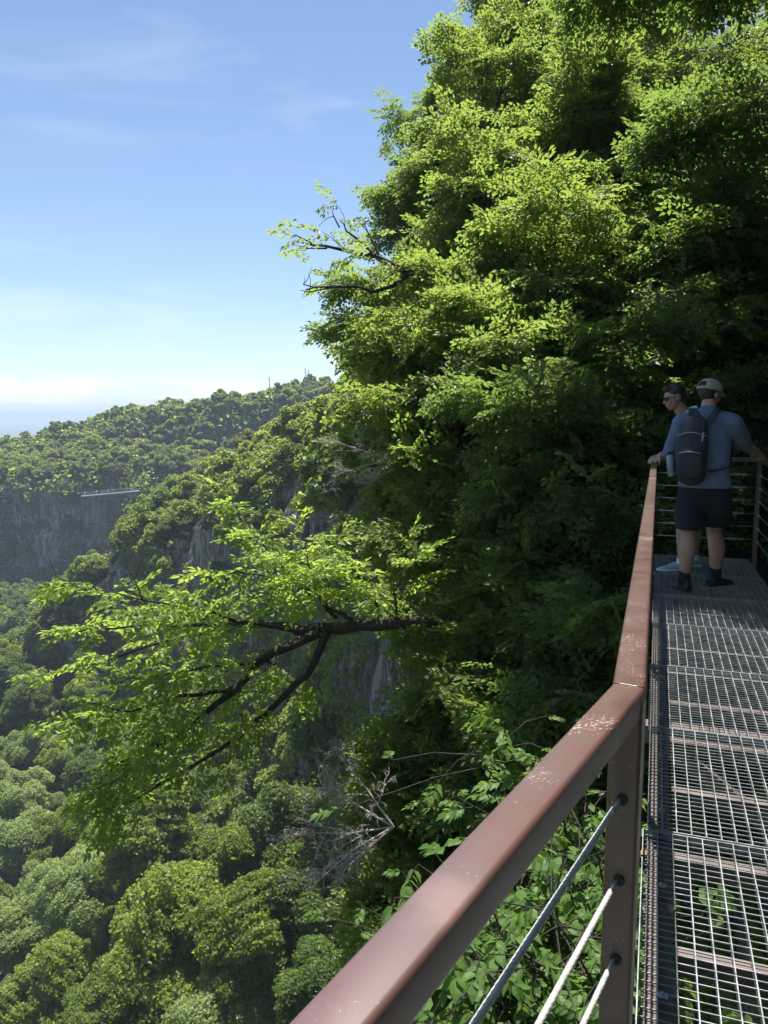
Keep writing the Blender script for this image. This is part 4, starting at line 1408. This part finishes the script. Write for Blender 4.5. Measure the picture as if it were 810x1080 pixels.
class Body:
    """closed pieces that are melted into one continuous skin"""
    def __init__(s): s.mb = MB()

    def limb(s, pts, rad, axis=None, ratio=1.0, n=14, sub=4):
        pts = np.array(pts, float); rad = np.array(rad, float)
        if len(pts) > 2:
            t = np.linspace(0, len(pts) - 1, (len(pts) - 1) * sub + 1)
            rad = catmull(rad[:, None], t)[:, 0]; pts = catmull(pts, t)
        d0 = nrm(pts[0] - pts[1]); d1 = nrm(pts[-1] - pts[-2])
        P, R = [], []
        for a in (80, 55, 28): P.append(pts[0] + d0 * rad[0] * math.sin(math.radians(a)) * min(1, ratio + .2)); R.append(rad[0] * math.cos(math.radians(a)))
        P += list(pts); R += list(rad)
        for a in (28, 55, 80): P.append(pts[-1] + d1 * rad[-1] * math.sin(math.radians(a)) * min(1, ratio + .2)); R.append(rad[-1] * math.cos(math.radians(a)))
        vs, fs = [], []; m = len(P); prev = None
        for i, p in enumerate(P):
            a = P[max(0, i - 1)]; b = P[min(m - 1, i + 1)]; t = nrm(b - a)
            ref = np.array(axis, float) if axis is not None else (prev if prev is not None else (np.array([0, 0, 1.0]) if abs(t[2]) < .8 else np.array([1.0, 0, 0])))
            e1 = nrm(ref - t * ref.dot(t)); e2 = np.cross(t, e1); prev = e1
            for q in range(n):
                w = 2 * PI * q / n; vs.append(p + R[i] * (math.cos(w) * e1 * ratio + math.sin(w) * e2))
        for i in range(m - 1):
            for j in range(n): fs.append((i * n + j, i * n + (j + 1) % n, (i + 1) * n + (j + 1) % n, (i + 1) * n + j))
        fs += [tuple(range(n - 1, -1, -1)), tuple(range((m - 1) * n, m * n))]
        s.mb.add(vs, fs); return s

    def ball(s, c, r, ax=None):
        ax = np.eye(3) if ax is None else np.array(ax); c = np.array(c, float); vs = []; nu, nv = 16, 10
        for i in range(nv + 1):
            th = PI * (i + .02) / (nv + .04)
            for j in range(nu):
                ph = 2 * PI * j / nu
                v = np.array([math.sin(th) * math.cos(ph) * r[0], math.sin(th) * math.sin(ph) * r[1], math.cos(th) * r[2]])
                vs.append(c + v @ ax)
        fs = [(i * nu + j, (i + 1) * nu + j, (i + 1) * nu + (j + 1) % nu, i * nu + (j + 1) % nu) for i in range(nv) for j in range(nu)]
        fs += [tuple(range(nu)), tuple(range(nv * nu + nu - 1, nv * nu - 1, -1))]
        s.mb.add(vs, fs); return s

    def melt(s, name, mat, parent, voxel=.007, it=4, fac=.5):
        o = s.mb.build(name, mat, None)
        m = o.modifiers.new('r', 'REMESH'); m.mode = 'VOXEL'; m.voxel_size = voxel; m.use_smooth_shade = True
        if it: k = o.modifiers.new('s', 'SMOOTH'); k.factor = fac; k.iterations = it
        dg = bpy.context.evaluated_depsgraph_get(); dg.update()
        me = bpy.data.meshes.new_from_object(o.evaluated_get(dg)); me.name = name
        o.modifiers.clear(); o.data = me; me.polygons.foreach_set('use_smooth', [True] * len(me.polygons))
        if not me.materials: me.materials.append(mat)
        o.parent = parent; return o


def hand(b, wrist, d, nrm_, thumb_side, curl=.5, sc=1.0):
    d = nrm(np.array(d, float)); n_ = np.array(nrm_, float); n_ = nrm(n_ - d * n_.dot(d)); s = np.cross(d, n_) * thumb_side
    w = np.array(wrist, float); L = .095 * sc
    b.limb([w, w + d * L * .5, w + d * L], [.026 * sc, .040 * sc, .040 * sc], axis=n_, ratio=.42, n=12)
    for k, ln in enumerate((.072, .082, .076, .060)):
        off = s * (.030 - .020 * k) * sc; p = w + d * L * .92 + off
        d1 = nrm(d * math.cos(curl * .6) - n_ * math.sin(curl * .6) + s * (.10 - .07 * k)); d2 = nrm(d * math.cos(curl * 1.5) - n_ * math.sin(curl * 1.5))
        b.limb([p - d * .015, p + d1 * ln * .5 * sc, p + d1 * ln * .5 * sc + d2 * ln * .5 * sc], [.0098 * sc, .0092 * sc, .0080 * sc], n=8, sub=2)
    p = w + d * L * .30 + s * .028 * sc
    b.limb([p, p + (s * .8 + d * .5 - n_ * .2) * .035 * sc, p + (s * .9 + d * 1.3 - n_ * .5) * .050 * sc], [.014 * sc, .0115 * sc, .009 * sc], n=8, sub=2)


def head(b, c, fwd, up):
    """cranium, jaw, brow, nose, lips, ears; c = middle of the head"""
    f = nrm(np.array(fwd, float)); u = np.array(up, float); u = nrm(u - f * u.dot(f)); s = np.cross(f, u); ax = np.array([s, f, u]); c = np.array(c, float)
    b.ball(c + u * .032 - f * .012, (.076, .096, .086), ax)
    b.ball(c - u * .040 + f * .028, (.056, .066, .070), ax)
    b.ball(c - u * .088 + f * .062, (.026, .024, .020), ax)
    b.limb([c + f * .082 + u * .018, c + f * .100 - u * .012, c + f * .108 - u * .026], [.008, .011, .013], n=10)
    b.ball(c + f * .096 - u * .032, (.018, .012, .009), ax)
    b.ball(c + f * .080 + u * .030, (.050, .014, .010), ax)
    b.ball(c + f * .089 - u * .055, (.023, .011, .006), ax); b.ball(c + f * .088 - u * .067, (.021, .011, .007), ax)
    for k in (-1, 1):
        b.ball(c + s * k * .078 - u * .004 - f * .008, (.010, .019, .032), ax)
        b.ball(c + s * k * .034 + f * .070 - u * .028, (.022, .020, .020), ax)
        b.ball(c + s * k * .031 + f * .078 + u * .010, (.014, .012, .010), ax)
    return f, s, u


def shoe(name, heel, d, ln, mat, parent, ht=.088):
    d = nrm(np.array([d[0], d[1], 0.0])); s = np.array([-d[1], d[0], 0]); b = MB()
    prof = [(0, .030, .050), (.06, .036, ht + .018), (.25, .036, ht + .020), (.42, .038, ht * .85), (.62, .046, ht * .62), (.82, .045, ht * .48), (.95, .030, ht * .34), (1.0, .012, ht * .20)]
    vs = []; n = 10
    for t, wd, h in prof:
        for k in range(n):
            q = PI * k / (n - 1)
            vs.append(np.array(heel, float) + d * ln * t + s * wd * math.cos(q) * (1.0) + UP * (.012 + (h - .012) * math.sin(q) ** .6))
    fs = [(i * n + j, i * n + j + 1, (i + 1) * n + j + 1, (i + 1) * n + j) for i in range(len(prof) - 1) for j in range(n - 1)]
    fs += [((i + 1) * n, (i + 1) * n + n - 1, i * n + n - 1, i * n) for i in range(len(prof) - 1)]
    fs += [tuple(range(n)), tuple(range((len(prof) - 1) * n + n - 1, (len(prof) - 1) * n - 1, -1))]
    b.add(vs, fs); o = b.build(name, mat, parent, smooth=True)
    so = MB(); vs = []
    for z in (0.002, .020):
        for t, wd in ((-.02, .018), (.0, .034), (.10, .041), (.35, .040), (.6, .050), (.82, .049), (.96, .033), (1.02, .012)):
            vs.append(np.array(heel, float) + d * ln * t + s * wd + UP * z)
        for t, wd in ((1.02, .012), (.96, .033), (.82, .049), (.6, .050), (.35, .040), (.10, .041), (.0, .034), (-.02, .018)):
            vs.append(np.array(heel, float) + d * ln * t - s * wd + UP * z)
    m = 16; so.add(vs, [(j, (j + 1) % m, m + (j + 1) % m, m + j) for j in range(m)] + [tuple(range(m - 1, -1, -1)), tuple(range(m, 2 * m))])
    so.build('sole', M['black_rubber'] if mat is M['dark_shoe'] else M['white_cloth'], o)
    return o


def rebase(root):
    L_ = Vector(root.location)
    for ch in root.children:
        ch.data.transform(Matrix.Translation(-L_))
        for g in ch.children: g.data.transform(Matrix.Translation(-L_))


# -- man with the backpack, seen from behind
A0 = np.array([2.76, 6.60, 0]); ang = math.radians(30); af = np.array([math.sin(ang), math.cos(ang), 0]); ar = np.array([math.cos(ang), -math.sin(ang), 0])
def Pa(r_, f_, z_): return A0 + ar * r_ + af * f_ + UP * z_
man = empty('person', tuple(A0)); tag(man, 'man in a khaki cap, blue T-shirt and dark shorts, seen from behind', 'person', 'people on the walkway')
fl = np.array([2.585, 6.50, 0]); fr = np.array([2.935, 6.70, 0])
b = Body()
b.limb([Pa(0, 0, .90), Pa(0, 0, 1.08), Pa(0, .01, 1.32), Pa(0, 0, 1.44)], [.165, .160, .190, .120], axis=af, ratio=.66)
b.limb([Pa(-.165, 0, 1.455), Pa(.165, 0, 1.455)], [.058, .058])
b.limb([Pa(0, -.01, 1.44), Pa(0, .015, 1.60)], [.062, .060])
hy = math.radians(62); hf = np.array([math.sin(hy), math.cos(hy), -.20])
hc = Pa(0, .03, 1.675); hf_, hs_, hu_ = head(b, hc, hf, UP)
lk = fl + np.array([.02, .0, .50]); rk = fr + np.array([-.02, .02, .50])
b.limb([Pa(-.10, 0, .92), Pa(-.115, .01, .72), lk, fl + np.array([.005, -.02, .34]), fl + np.array([0, 0, .13]), fl + np.array([0, 0, .10])], [.086, .088, .064, .070, .042, .038])
b.limb([Pa(.10, 0, .92), Pa(.115, .01, .72), rk, fr + np.array([-.005, -.02, .34]), fr + np.array([0, 0, .13]), fr + np.array([0, 0, .10])], [.086, .088, .064, .070, .042, .038])
sL, eL, wL = Pa(-.205, 0, 1.43), Pa(-.29, -.01, 1.185), Pa(-.21, .21, 1.12)
b.limb([sL, (sL + eL) / 2, eL], [.055, .050, .042]); b.limb([eL, (eL + wL) / 2, wL], [.042, .039, .028])
hand(b, wL, wL - eL, UP, 1, .7)
sR = Pa(.20, 0, 1.43); eR = np.array([3.10, 6.64, 1.245]); wR = np.array([3.32, 6.83, 1.165])
b.limb([sR, (sR + eR) / 2, eR], [.055, .050, .043]); b.limb([eR, (eR * .6 + wR * .4), wR], [.043, .043, .028])
hand(b, wR, np.array([.13, .17, -.055]), UP, -1, .35)
b.melt('body', M['skin'], man, .006, 3)
# T-shirt
b = Body()
b.limb([Pa(0, 0, .905), Pa(0, 0, 1.05), Pa(0, .005, 1.30), Pa(0, 0, 1.45)], [.222, .196, .196, .145], axis=af, ratio=.66)
b.limb([Pa(-.17, 0, 1.455), Pa(0, 0, 1.475), Pa(.17, 0, 1.455)], [.070, .082, .070])
b.limb([Pa(0, 0, 1.48), Pa(0, .005, 1.545)], [.085, .068])
b.limb([Pa(-.17, 0, 1.45), sL, (sL + eL) / 2, eL + (sL - eL) * .02], [.075, .078, .074, .066]); b.limb([Pa(.17, 0, 1.45), sR, (sR + eR) / 2, eR + (sR - eR) * .10], [.075, .080, .080, .076])
sh = b.melt('t_shirt', M['shirt_blue'], man, .009, 5)
# cut the lower end flat
bm = bmesh.new(); bm.from_mesh(sh.data); bmesh.ops.bisect_plane(bm, geom=bm.verts[:] + bm.edges[:] + bm.faces[:], plane_co=(0, 0, .885), plane_no=(0, 0, -1), clear_outer=True); bm.to_mesh(sh.data); bm.free()
b = Body()
b.limb([Pa(0, 0, .925), Pa(0, 0, .83)], [.186, .198], axis=af, ratio=.68)
for sx_, kn in ((-1, lk), (1, rk)):
    hip = Pa(sx_ * .100, 0, .84); b.limb([hip, Pa(sx_ * .115, .01, .71), kn + UP * .02], [.114, .122, .112], axis=af, ratio=.92)
so_ = b.melt('shorts', M['navy_cloth'], man, .009, 4)
bm = bmesh.new(); bm.from_mesh(so_.data); bmesh.ops.bisect_plane(bm, geom=bm.verts[:] + bm.edges[:] + bm.faces[:], plane_co=(0, 0, .535), plane_no=(0, 0, -1), clear_outer=True); bm.to_mesh(so_.data); bm.free()
for ft, da in ((fl, -14), (fr, 66)):
    d = np.array([math.sin(math.radians(da)), math.cos(math.radians(da)), 0])
    k = MB(); k.tube([ft + UP * .05, ft + UP * .10, ft + UP * .175], [.052, .050, .050], 14); k.build('sock', M['navy_cloth'], man, smooth=True)
    shoe('shoe', ft - d * .075, d, .29, M['dark_shoe'], man)
# hair under the cap, the cap itself
b = Body(); b.ball(hc + hu_ * .030 - hf_ * .024, (.084, .094, .088), [hs_, hf_, hu_]); hr = b.melt('hair', M['dark_hair'], man, .008, 1)
cap = MB(); n = 22; rings = []
for i in range(8):
    th = (PI / 2) * i / 7; z = .026 + .103 * math.sin(th); rr = math.cos(th) ** .75 if i < 7 else 0.02
    rings.append([hc + hu_ * (z + .0) - hf_ * .010 + (hs_ * .095 * math.cos(q) + hf_ * .116 * math.sin(q)) * max(rr, .02) for q in np.arange(n) * 2 * PI / n])
vs = [v for rg in rings for v in rg]; fs = []
for i in range(7):
    for j in range(n):
        back = math.sin((j + .5) * 2 * PI / n) < -.86
        if back and i in (1, 2): continue          # the opening above the strap
        fs.append((i * n + j, i * n + (j + 1) % n, (i + 1) * n + (j + 1) % n, (i + 1) * n + j))
fs.append(tuple(range(7 * n, 8 * n))); cap.add(vs, fs)
co = cap.build('cap', M['khaki'], man, smooth=True); sm = co.modifiers.new('t', 'SOLIDIFY'); sm.thickness = .004; sm.offset = 1
vz = MB(); vs = []
for t in (0, 1):
    for k in range(9):
        q = math.radians(25 + 130 * k / 8); rr = 1.0 if t == 0 else 1.0
        base = hc + hu_ * .027 - hf_ * .010 + hs_ * .094 * math.cos(q) + hf_ * .114 * math.sin(q)
        vs.append(base + (hf_ * (.070 * math.sin(PI * k / 8) ** .5) - hu_ * .018 * math.sin(PI * k / 8)) * t - hu_ * .006 * abs(k - 4) / 4 * t)
vz.add(vs, [(k, k + 1, 9 + k + 1, 9 + k) for k in range(8)]); vo = vz.build('brim', M['khaki'], co, smooth=True); q = vo.modifiers.new('t', 'SOLIDIFY'); q.thickness = .004
rebase(man)

# -- backpack (a thing of its own, carried by the man)
bp = empty('backpack', tuple(Pa(-.06, -.20, .95))); tag(bp, 'black backpack on the back of the man in the cap', 'backpack')
b = Body()
b.limb([Pa(-.085, -.205, 1.00), Pa(-.085, -.235, 1.12), Pa(-.085, -.215, 1.30), Pa(-.080, -.185, 1.42)], [.118, .128, .128, .108], axis=af, ratio=.60)
b.limb([Pa(-.085, -.29, 1.02), Pa(-.085, -.30, 1.17)], [.105, .100], axis=af, ratio=.35)
b.melt('bag', M['pack_cloth'], bp, .009, 4)
for nm, pts, rr in (('shoulder_strap', [Pa(.03, -.16, 1.44), Pa(.075, -.075, 1.545), Pa(.095, .05, 1.525), Pa(.11, .125, 1.36), Pa(.14, .13, 1.18), Pa(.19, .0, 1.09), Pa(.05, -.15, 1.03)], .022),
                    ('shoulder_strap', [Pa(-.12, -.14, 1.44), Pa(-.125, -.06, 1.545), Pa(-.12, .06, 1.53), Pa(-.12, .135, 1.36), Pa(-.15, .13, 1.18), Pa(-.215, .0, 1.09), Pa(-.17, -.15, 1.03)], .022),
                    ('grab_handle', [Pa(-.125, -.16, 1.475), Pa(-.10, -.175, 1.525), Pa(-.06, -.175, 1.525), Pa(-.035, -.16, 1.475)], .009)):
    m_ = MB(); P_ = catmull(np.array(pts), np.linspace(0, len(pts) - 1, 24 if len(pts) > 4 else 12)); vs = []; 
    for i, p in enumerate(P_):
        t = nrm(P_[min(i + 1, len(P_) - 1)] - P_[max(i - 1, 0)]); sd_ = nrm(ar - t * ar.dot(t)); o_ = np.cross(t, sd_)
        for a_, b_ in ((-1, -1), (1, -1), (1, 1), (-1, 1)): vs.append(p + sd_ * a_ * rr + o_ * b_ * .005)
    fs = [(i * 4 + j, i * 4 + (j + 1) % 4, (i + 1) * 4 + (j + 1) % 4, (i + 1) * 4 + j) for i in range(len(P_) - 1) for j in range(4)]
    m_.add(vs, fs); m_.build(nm, M['pack_cloth'], bp, smooth=False)
for pts in ([Pa(-.20, -.27, 1.33), Pa(-.085, -.325, 1.36), Pa(.03, -.27, 1.33)], [Pa(-.17, -.325, 1.19), Pa(-.085, -.345, 1.20), Pa(0, -.325, 1.19)]):
    m_ = MB(); m_.tube(list(catmull(np.array(pts), np.linspace(0, 2, 9))), .004, 6); m_.build('zip', M['grey_plastic'], bp)
m_ = MB(); m_.tube([Pa(.01, -.30, 1.36), Pa(.005, -.315, 1.29)], .007, 6); m_.build('zip_pull', M['grey_plastic'], bp)
rebase(bp)
bt_ = empty('water_bottle', tuple(Pa(-.245, -.21, .98))); tag(bt_, 'grey water bottle tucked in the side pocket of the black backpack', 'water bottle')
m_ = MB(); m_.tube([Pa(-.235, -.215, .985), Pa(-.240, -.213, 1.00), Pa(-.258, -.205, 1.14), Pa(-.262, -.203, 1.16), Pa(-.263, -.202, 1.165)], [.024, .030, .030, .022, .015], 14); m_.build('bottle_body', M['grey_plastic'], bt_, smooth=True)
m_ = MB(); m_.tube([Pa(-.263, -.202, 1.165), Pa(-.267, -.200, 1.19)], [.017, .016], 12); m_.build('cap', M['dark_shoe'], bt_, smooth=True)
rebase(bt_)

# -- man in sunglasses leaning on the left handrail
B0 = np.array([2.99, 7.46, 0])
bf = nrm(np.array([-.97, -.10, 0])); br = np.array([bf[1], -bf[0], 0])     # facing left; br is his right hand side
def Pb(r_, f_, z_): return B0 + br * r_ + bf * f_ + UP * z_
man2 = empty('person', tuple(B0)); tag(man2, 'man in sunglasses with short dark hair leaning on the handrail, looking left', 'person', 'people on the walkway')
b = Body()
b.limb([Pb(0, -.06, .93), Pb(0, -.02, 1.12), Pb(0, .04, 1.34), Pb(0, .06, 1.45)], [.160, .155, .180, .115], axis=bf, ratio=.66)
b.limb([Pb(-.165, .05, 1.45), Pb(.165, .05, 1.45)], [.058, .058])
b.limb([Pb(0, .06, 1.44), Pb(-.02, .18, 1.595)], [.062, .058])
hc2 = Pb(-.03, .225, 1.672); h2f, h2s, h2u = head(b, hc2, np.array([-.98, .0, -.28]), UP)
f1 = np.array([2.90, 7.37, 0]); f2 = np.array([3.10, 7.58, 0])
b.limb([Pb(-.10, -.05, .93), Pb(-.10, -.03, .72), f1 + UP * .50, f1 + UP * .34, f1 + UP * .13, f1 + UP * .10], [.086, .086, .060, .064, .042, .038])
b.limb([Pb(.10, -.05, .93), Pb(.10, -.07, .72), f2 + UP * .50, f2 + UP * .34, f2 + UP * .13, f2 + UP * .10], [.086, .086, .060, .064, .042, .038])
s1 = Pb(-.19, .05, 1.42); e1_ = np.array([2.80, 7.24, 1.13]); w1 = np.array([2.585, 7.20, 1.125])
b.limb([s1, (s1 + e1_) / 2, e1_], [.055, .048, .042]); b.limb([e1_, (e1_ + w1) / 2, w1], [.043, .040, .030])
hand(b, w1, np.array([-.65, -.05, -.75]), np.array([-.7, 0, .7]), -1, .9)
s2_ = Pb(.19, .05, 1.42); e2_ = np.array([2.88, 7.62, 1.13]); w2 = np.array([2.70, 7.50, 1.12])
b.limb([s2_, (s2_ + e2_) / 2, e2_], [.055, .048, .042]); b.limb([e2_, (e2_ + w2) / 2, w2], [.043, .040, .030])
hand(b, w2, np.array([-.85, -.35, -.25]), UP, 1, .6)
b.melt('body', M['skin'], man2, .006, 3)
b = Body()
b.limb([Pb(0, -.06, .90), Pb(0, -.03, 1.06), Pb(0, .035, 1.32), Pb(0, .055, 1.455)], [.205, .195, .200, .140], axis=bf, ratio=.68)
b.limb([Pb(-.165, .05, 1.455), Pb(0, .055, 1.475), Pb(.165, .05, 1.455)], [.068, .080, .068])
b.limb([Pb(-.17, .05, 1.44), s1, (s1 + e1_) / 2], [.072, .076, .068]); b.limb([Pb(.17, .05, 1.44), s2_, (s2_ + e2_) / 2], [.072, .076, .068])
b.melt('t_shirt', M['shirt_teal'], man2, .009, 5)
# collar in cyan with a white edge
for nm, z_, rr_, mt_ in (('collar', 1.535, .020, 'cyan_cloth'), ('collar_trim', 1.553, .009, 'white_cloth')):
    m_ = MB(); ring = [Pb(0, .075, z_) + bf * .082 * math.cos(q) + br * .082 * math.sin(q) - UP * .030 * math.cos(q) for q in np.linspace(0, 2 * PI, 25)]
    m_.tube(ring, rr_, 8, caps=False); m_.build(nm, M[mt_], man2, smooth=True)
for sgn in (-1, 1):
    m_ = MB(); m_.tube([Pb(sgn * .085, .06, 1.553), Pb(sgn * .15, .055, 1.532), Pb(sgn * .222, .052, 1.47)], [.012, .012, .010], 8); m_.build('shoulder_stripe', M['white_cloth'], man2, smooth=True)
b = Body(); b.limb([Pb(0, -.055, .98), Pb(0, -.055, .86)], [.18, .19], axis=bf, ratio=.7)
for hp, ft in ((Pb(-.10, -.05, .88), f1), (Pb(.10, -.06, .88), f2)): b.limb([hp, (hp + ft + UP * .5) / 2, ft + UP * .50], [.115, .108, .100])
so2 = b.melt('shorts', M['navy_cloth'], man2, .009, 4)
bm = bmesh.new(); bm.from_mesh(so2.data); bmesh.ops.bisect_plane(bm, geom=bm.verts[:] + bm.edges[:] + bm.faces[:], plane_co=(0, 0, .50), plane_no=(0, 0, -1), clear_outer=True); bm.to_mesh(so2.data); bm.free()
for ft, d in ((f1, (-.99, .05)), (f2, (-.97, .10))):
    k = MB(); k.tube([ft + UP * .05, ft + UP * .12], [.050, .048], 14); k.build('sock', M['white_cloth'], man2, smooth=True)
    shoe('shoe', ft - np.array([d[0], d[1], 0]) * .07, d, .30, M['pale_shoe'], man2)
b = Body()
b.ball(hc2 + h2u * .050 - h2f * .022, (.083, .098, .082), [h2s, h2f, h2u]); b.ball(hc2 + h2u * .005 - h2f * .060, (.072, .055, .075), [h2s, h2f, h2u])
b.ball(hc2 + h2u * .098 + h2f * .045, (.055, .050, .030), [h2s, h2f, h2u])
b.melt('hair', M['dark_hair'], man2, .007, 2)
gl = empty_dummy = None
g_ = MB()
for k in (-1, 1):
    c_ = hc2 + h2f * .098 + h2s * k * .034 + h2u * .006
    ring = [c_ + h2s * .028 * math.cos(q) * 1.0 + h2u * .021 * math.sin(q) - h2f * .010 * (k * math.cos(q) + .2) for q in np.arange(14) * 2 * PI / 14]
    g_.add(ring + [p - h2f * .004 for p in ring], [tuple(range(14)), tuple(range(27, 13, -1))] + [(j, (j + 1) % 14, 14 + (j + 1) % 14, 14 + j) for j in range(14)])
    g_.tube([hc2 + h2f * .088 + h2s * k * .062 + h2u * .014, hc2 + h2f * .03 + h2s * k * .082 + h2u * .014, hc2 - h2f * .012 + h2s * k * .084 + h2u * .010], .0032, 6)
g_.tube([hc2 + h2f * .102 + h2s * .010 + h2u * .012, hc2 + h2f * .102 - h2s * .010 + h2u * .012], .003, 6)
g_.build('sunglasses', M['lens'], man2)
rebase(man2)

# -- visitors on the far platform, a pixel or two each
pal = ['white_cloth', 'shirt_blue', 'navy_cloth', 'khaki', 'white_cloth', 'cyan_cloth', 'white_cloth', 'dark_shoe', 'white_cloth']
for k in range(9):
    t = .06 + .88 * k / 8; p = vp_a + (vp_b - vp_a) * t + sd * (.5 if k % 2 else -.5) + UP * .2
    root = empty('person', tuple(p)); tag(root, 'tiny person standing on the far viewing platform', 'person', 'people on the far viewing platform')
    b = Body(); b.limb([(-.09, 0, .06), (-.09, 0, .5), (-.08, 0, .9)], [.05, .06, .09], sub=1); b.limb([(.09, 0, .06), (.09, 0, .5), (.08, 0, .9)], [.05, .06, .09], sub=1)
    b.limb([(0, 0, .9), (0, 0, 1.2), (0, 0, 1.42)], [.15, .15, .13], sub=1); b.limb([(-.2, 0, 1.4), (-.25, .02, 1.1), (-.24, .15, .95)], [.05, .045, .035], sub=1); b.limb([(.2, 0, 1.4), (.25, .02, 1.1), (.24, .15, .95)], [.05, .045, .035], sub=1)
    b.limb([(0, 0, 1.42), (0, 0, 1.56)], [.055, .055], sub=1); b.ball((0, .01, 1.66), (.08, .09, .12))
    b.melt('body', M[pal[k]], root, .03, 1)

# ------------------------------------------------------------------ haze, sky, sun
DENS = 0.00032
hz = MB(); hz.box((0, 6000, -5), (18200, 18200, 172))
mh, nt, out = new_mat('haze')
pv = N(nt, 'ShaderNodeVolumePrincipled')
pv.inputs['Color'].default_value = (.58, .71, .90, 1)
pv.inputs['Density'].default_value = DENS
pv.inputs['Anisotropy'].default_value = .1
nt.links.new(pv.outputs[0], out.inputs['Volume'])
ho = hz.build('haze', mh); tag(ho, kind='stuff')
# box bottom just below the ground sheet
ho.location.z = 0

SUN_EL = math.radians(71); SUN_AZ = math.radians(2.0)   # azimuth to the right of the view
sdir = Vector((math.sin(SUN_AZ) * math.cos(SUN_EL), math.cos(SUN_AZ) * math.cos(SUN_EL), math.sin(SUN_EL)))
sl = bpy.data.lights.new('sun', 'SUN'); sl.energy = 4.4; sl.angle = math.radians(.53); sl.color = (1, .955, .88)
so = bpy.data.objects.new('sun', sl); link(so)
so.rotation_euler = sdir.to_track_quat('Z', 'Y').to_euler()

wd = bpy.data.worlds.new('World'); scene.world = wd; wd.use_nodes = True
nt = wd.node_tree
for n in list(nt.nodes): nt.nodes.remove(n)
out = nt.nodes.new('ShaderNodeOutputWorld')
bg = nt.nodes.new('ShaderNodeBackground'); bg.inputs['Strength'].default_value = .060
sky = nt.nodes.new('ShaderNodeTexSky'); sky.sky_type = 'NISHITA'; sky.sun_disc = False
sky.sun_elevation = SUN_EL; sky.sun_rotation = SUN_AZ
sky.altitude = 600; sky.air_density = 1.0; sky.dust_density = .1; sky.ozone_density = 2.2
tc = N(nt, 'ShaderNodeTexCoord')
sx = N(nt, 'ShaderNodeSeparateXYZ'); nt.links.new(tc.outputs['Generated'], sx.inputs[0])


def cloud(scale, stretch, lo, hi, z0, z1, z2, z3, rot=0.0, detail=7, off=0.0):
    mp = N(nt, 'ShaderNodeMapping'); mp.inputs['Scale'].default_value = stretch; mp.inputs['Rotation'].default_value = (0, rot, 0); mp.inputs['Location'].default_value = (off, off, off)
    nt.links.new(tc.outputs['Generated'], mp.inputs['Vector'])
    nz = N(nt, 'ShaderNodeTexNoise'); nz.inputs['Scale'].default_value = scale; nz.inputs['Detail'].default_value = detail; nz.inputs['Roughness'].default_value = .58
    nz.inputs['Distortion'].default_value = .4
    nt.links.new(mp.outputs[0], nz.inputs['Vector'])
    a = ramp(nt, [(lo, (0, 0, 0)), (hi, (1, 1, 1))], nz.outputs['Fac'])
    b = ramp(nt, [(0, (0, 0, 0)), (z0 + .5, (0, 0, 0)), (z1 + .5, (1, 1, 1)), (z2 + .5, (1, 1, 1)), (z3 + .5, (0, 0, 0))], None or add5.outputs[0])
    m = N(nt, 'ShaderNodeMath', operation='MULTIPLY')
    nt.links.new(a.outputs[0], m.inputs[0]); nt.links.new(b.outputs[0], m.inputs[1])
    return m


add5 = N(nt, 'ShaderNodeMath', operation='ADD'); nt.links.new(sx.outputs['Z'], add5.inputs[0]); add5.inputs[1].default_value = .5
c1 = cloud(2.6, (1, 1, 8), .44, .70, -.03, .02, .15, .25, .05)          # low veil
c2 = cloud(3.0, (1, 1, 5), .52, .76, .26, .34, .44, .56, -.08, off=3)   # thin wisps high up
c3 = cloud(9, (1, 1, 3.0), .47, .53, -.01, .006, .034, .052, off=2.1)        # small cumulus by the skyline
s1 = N(nt, 'ShaderNodeMath', operation='MULTIPLY'); nt.links.new(c1.outputs[0], s1.inputs[0]); s1.inputs[1].default_value = .36
s2 = N(nt, 'ShaderNodeMath', operation='MULTIPLY'); nt.links.new(c2.outputs[0], s2.inputs[0]); s2.inputs[1].default_value = .22
s3 = N(nt, 'ShaderNodeMath', operation='MULTIPLY'); nt.links.new(c3.outputs[0], s3.inputs[0]); s3.inputs[1].default_value = .65
m1 = N(nt, 'ShaderNodeMath', operation='MAXIMUM'); nt.links.new(s1.outputs[0], m1.inputs[0]); nt.links.new(s2.outputs[0], m1.inputs[1])
mx = N(nt, 'ShaderNodeMix', data_type='RGBA'); nt.links.new(m1.outputs[0], mx.inputs[0]); nt.links.new(sky.outputs[0], mx.inputs[6]); mx.inputs[7].default_value = (6.9, 7.3, 7.9, 1)
my = N(nt, 'ShaderNodeMix', data_type='RGBA'); nt.links.new(s3.outputs[0], my.inputs[0]); nt.links.new(mx.outputs[2], my.inputs[6]); my.inputs[7].default_value = (10.5, 10.5, 10.6, 1)
nt.links.new(my.outputs[2], bg.inputs['Color']); nt.links.new(bg.outputs[0], out.inputs['Surface'])

scene.render.engine = 'CYCLES'
cy = scene.cycles
cy.max_bounces = 8; cy.diffuse_bounces = 6; cy.glossy_bounces = 2; cy.transmission_bounces = 4; cy.volume_bounces = 0; cy.transparent_max_bounces = 4
cy.use_adaptive_sampling = True; cy.adaptive_threshold = .02
cy.sample_clamp_indirect = 4
cy.use_denoising = True
scene.view_settings.view_transform = 'Standard'
scene.view_settings.look = 'None'
scene.view_settings.exposure = 1.4
scene.view_settings.gamma = 1
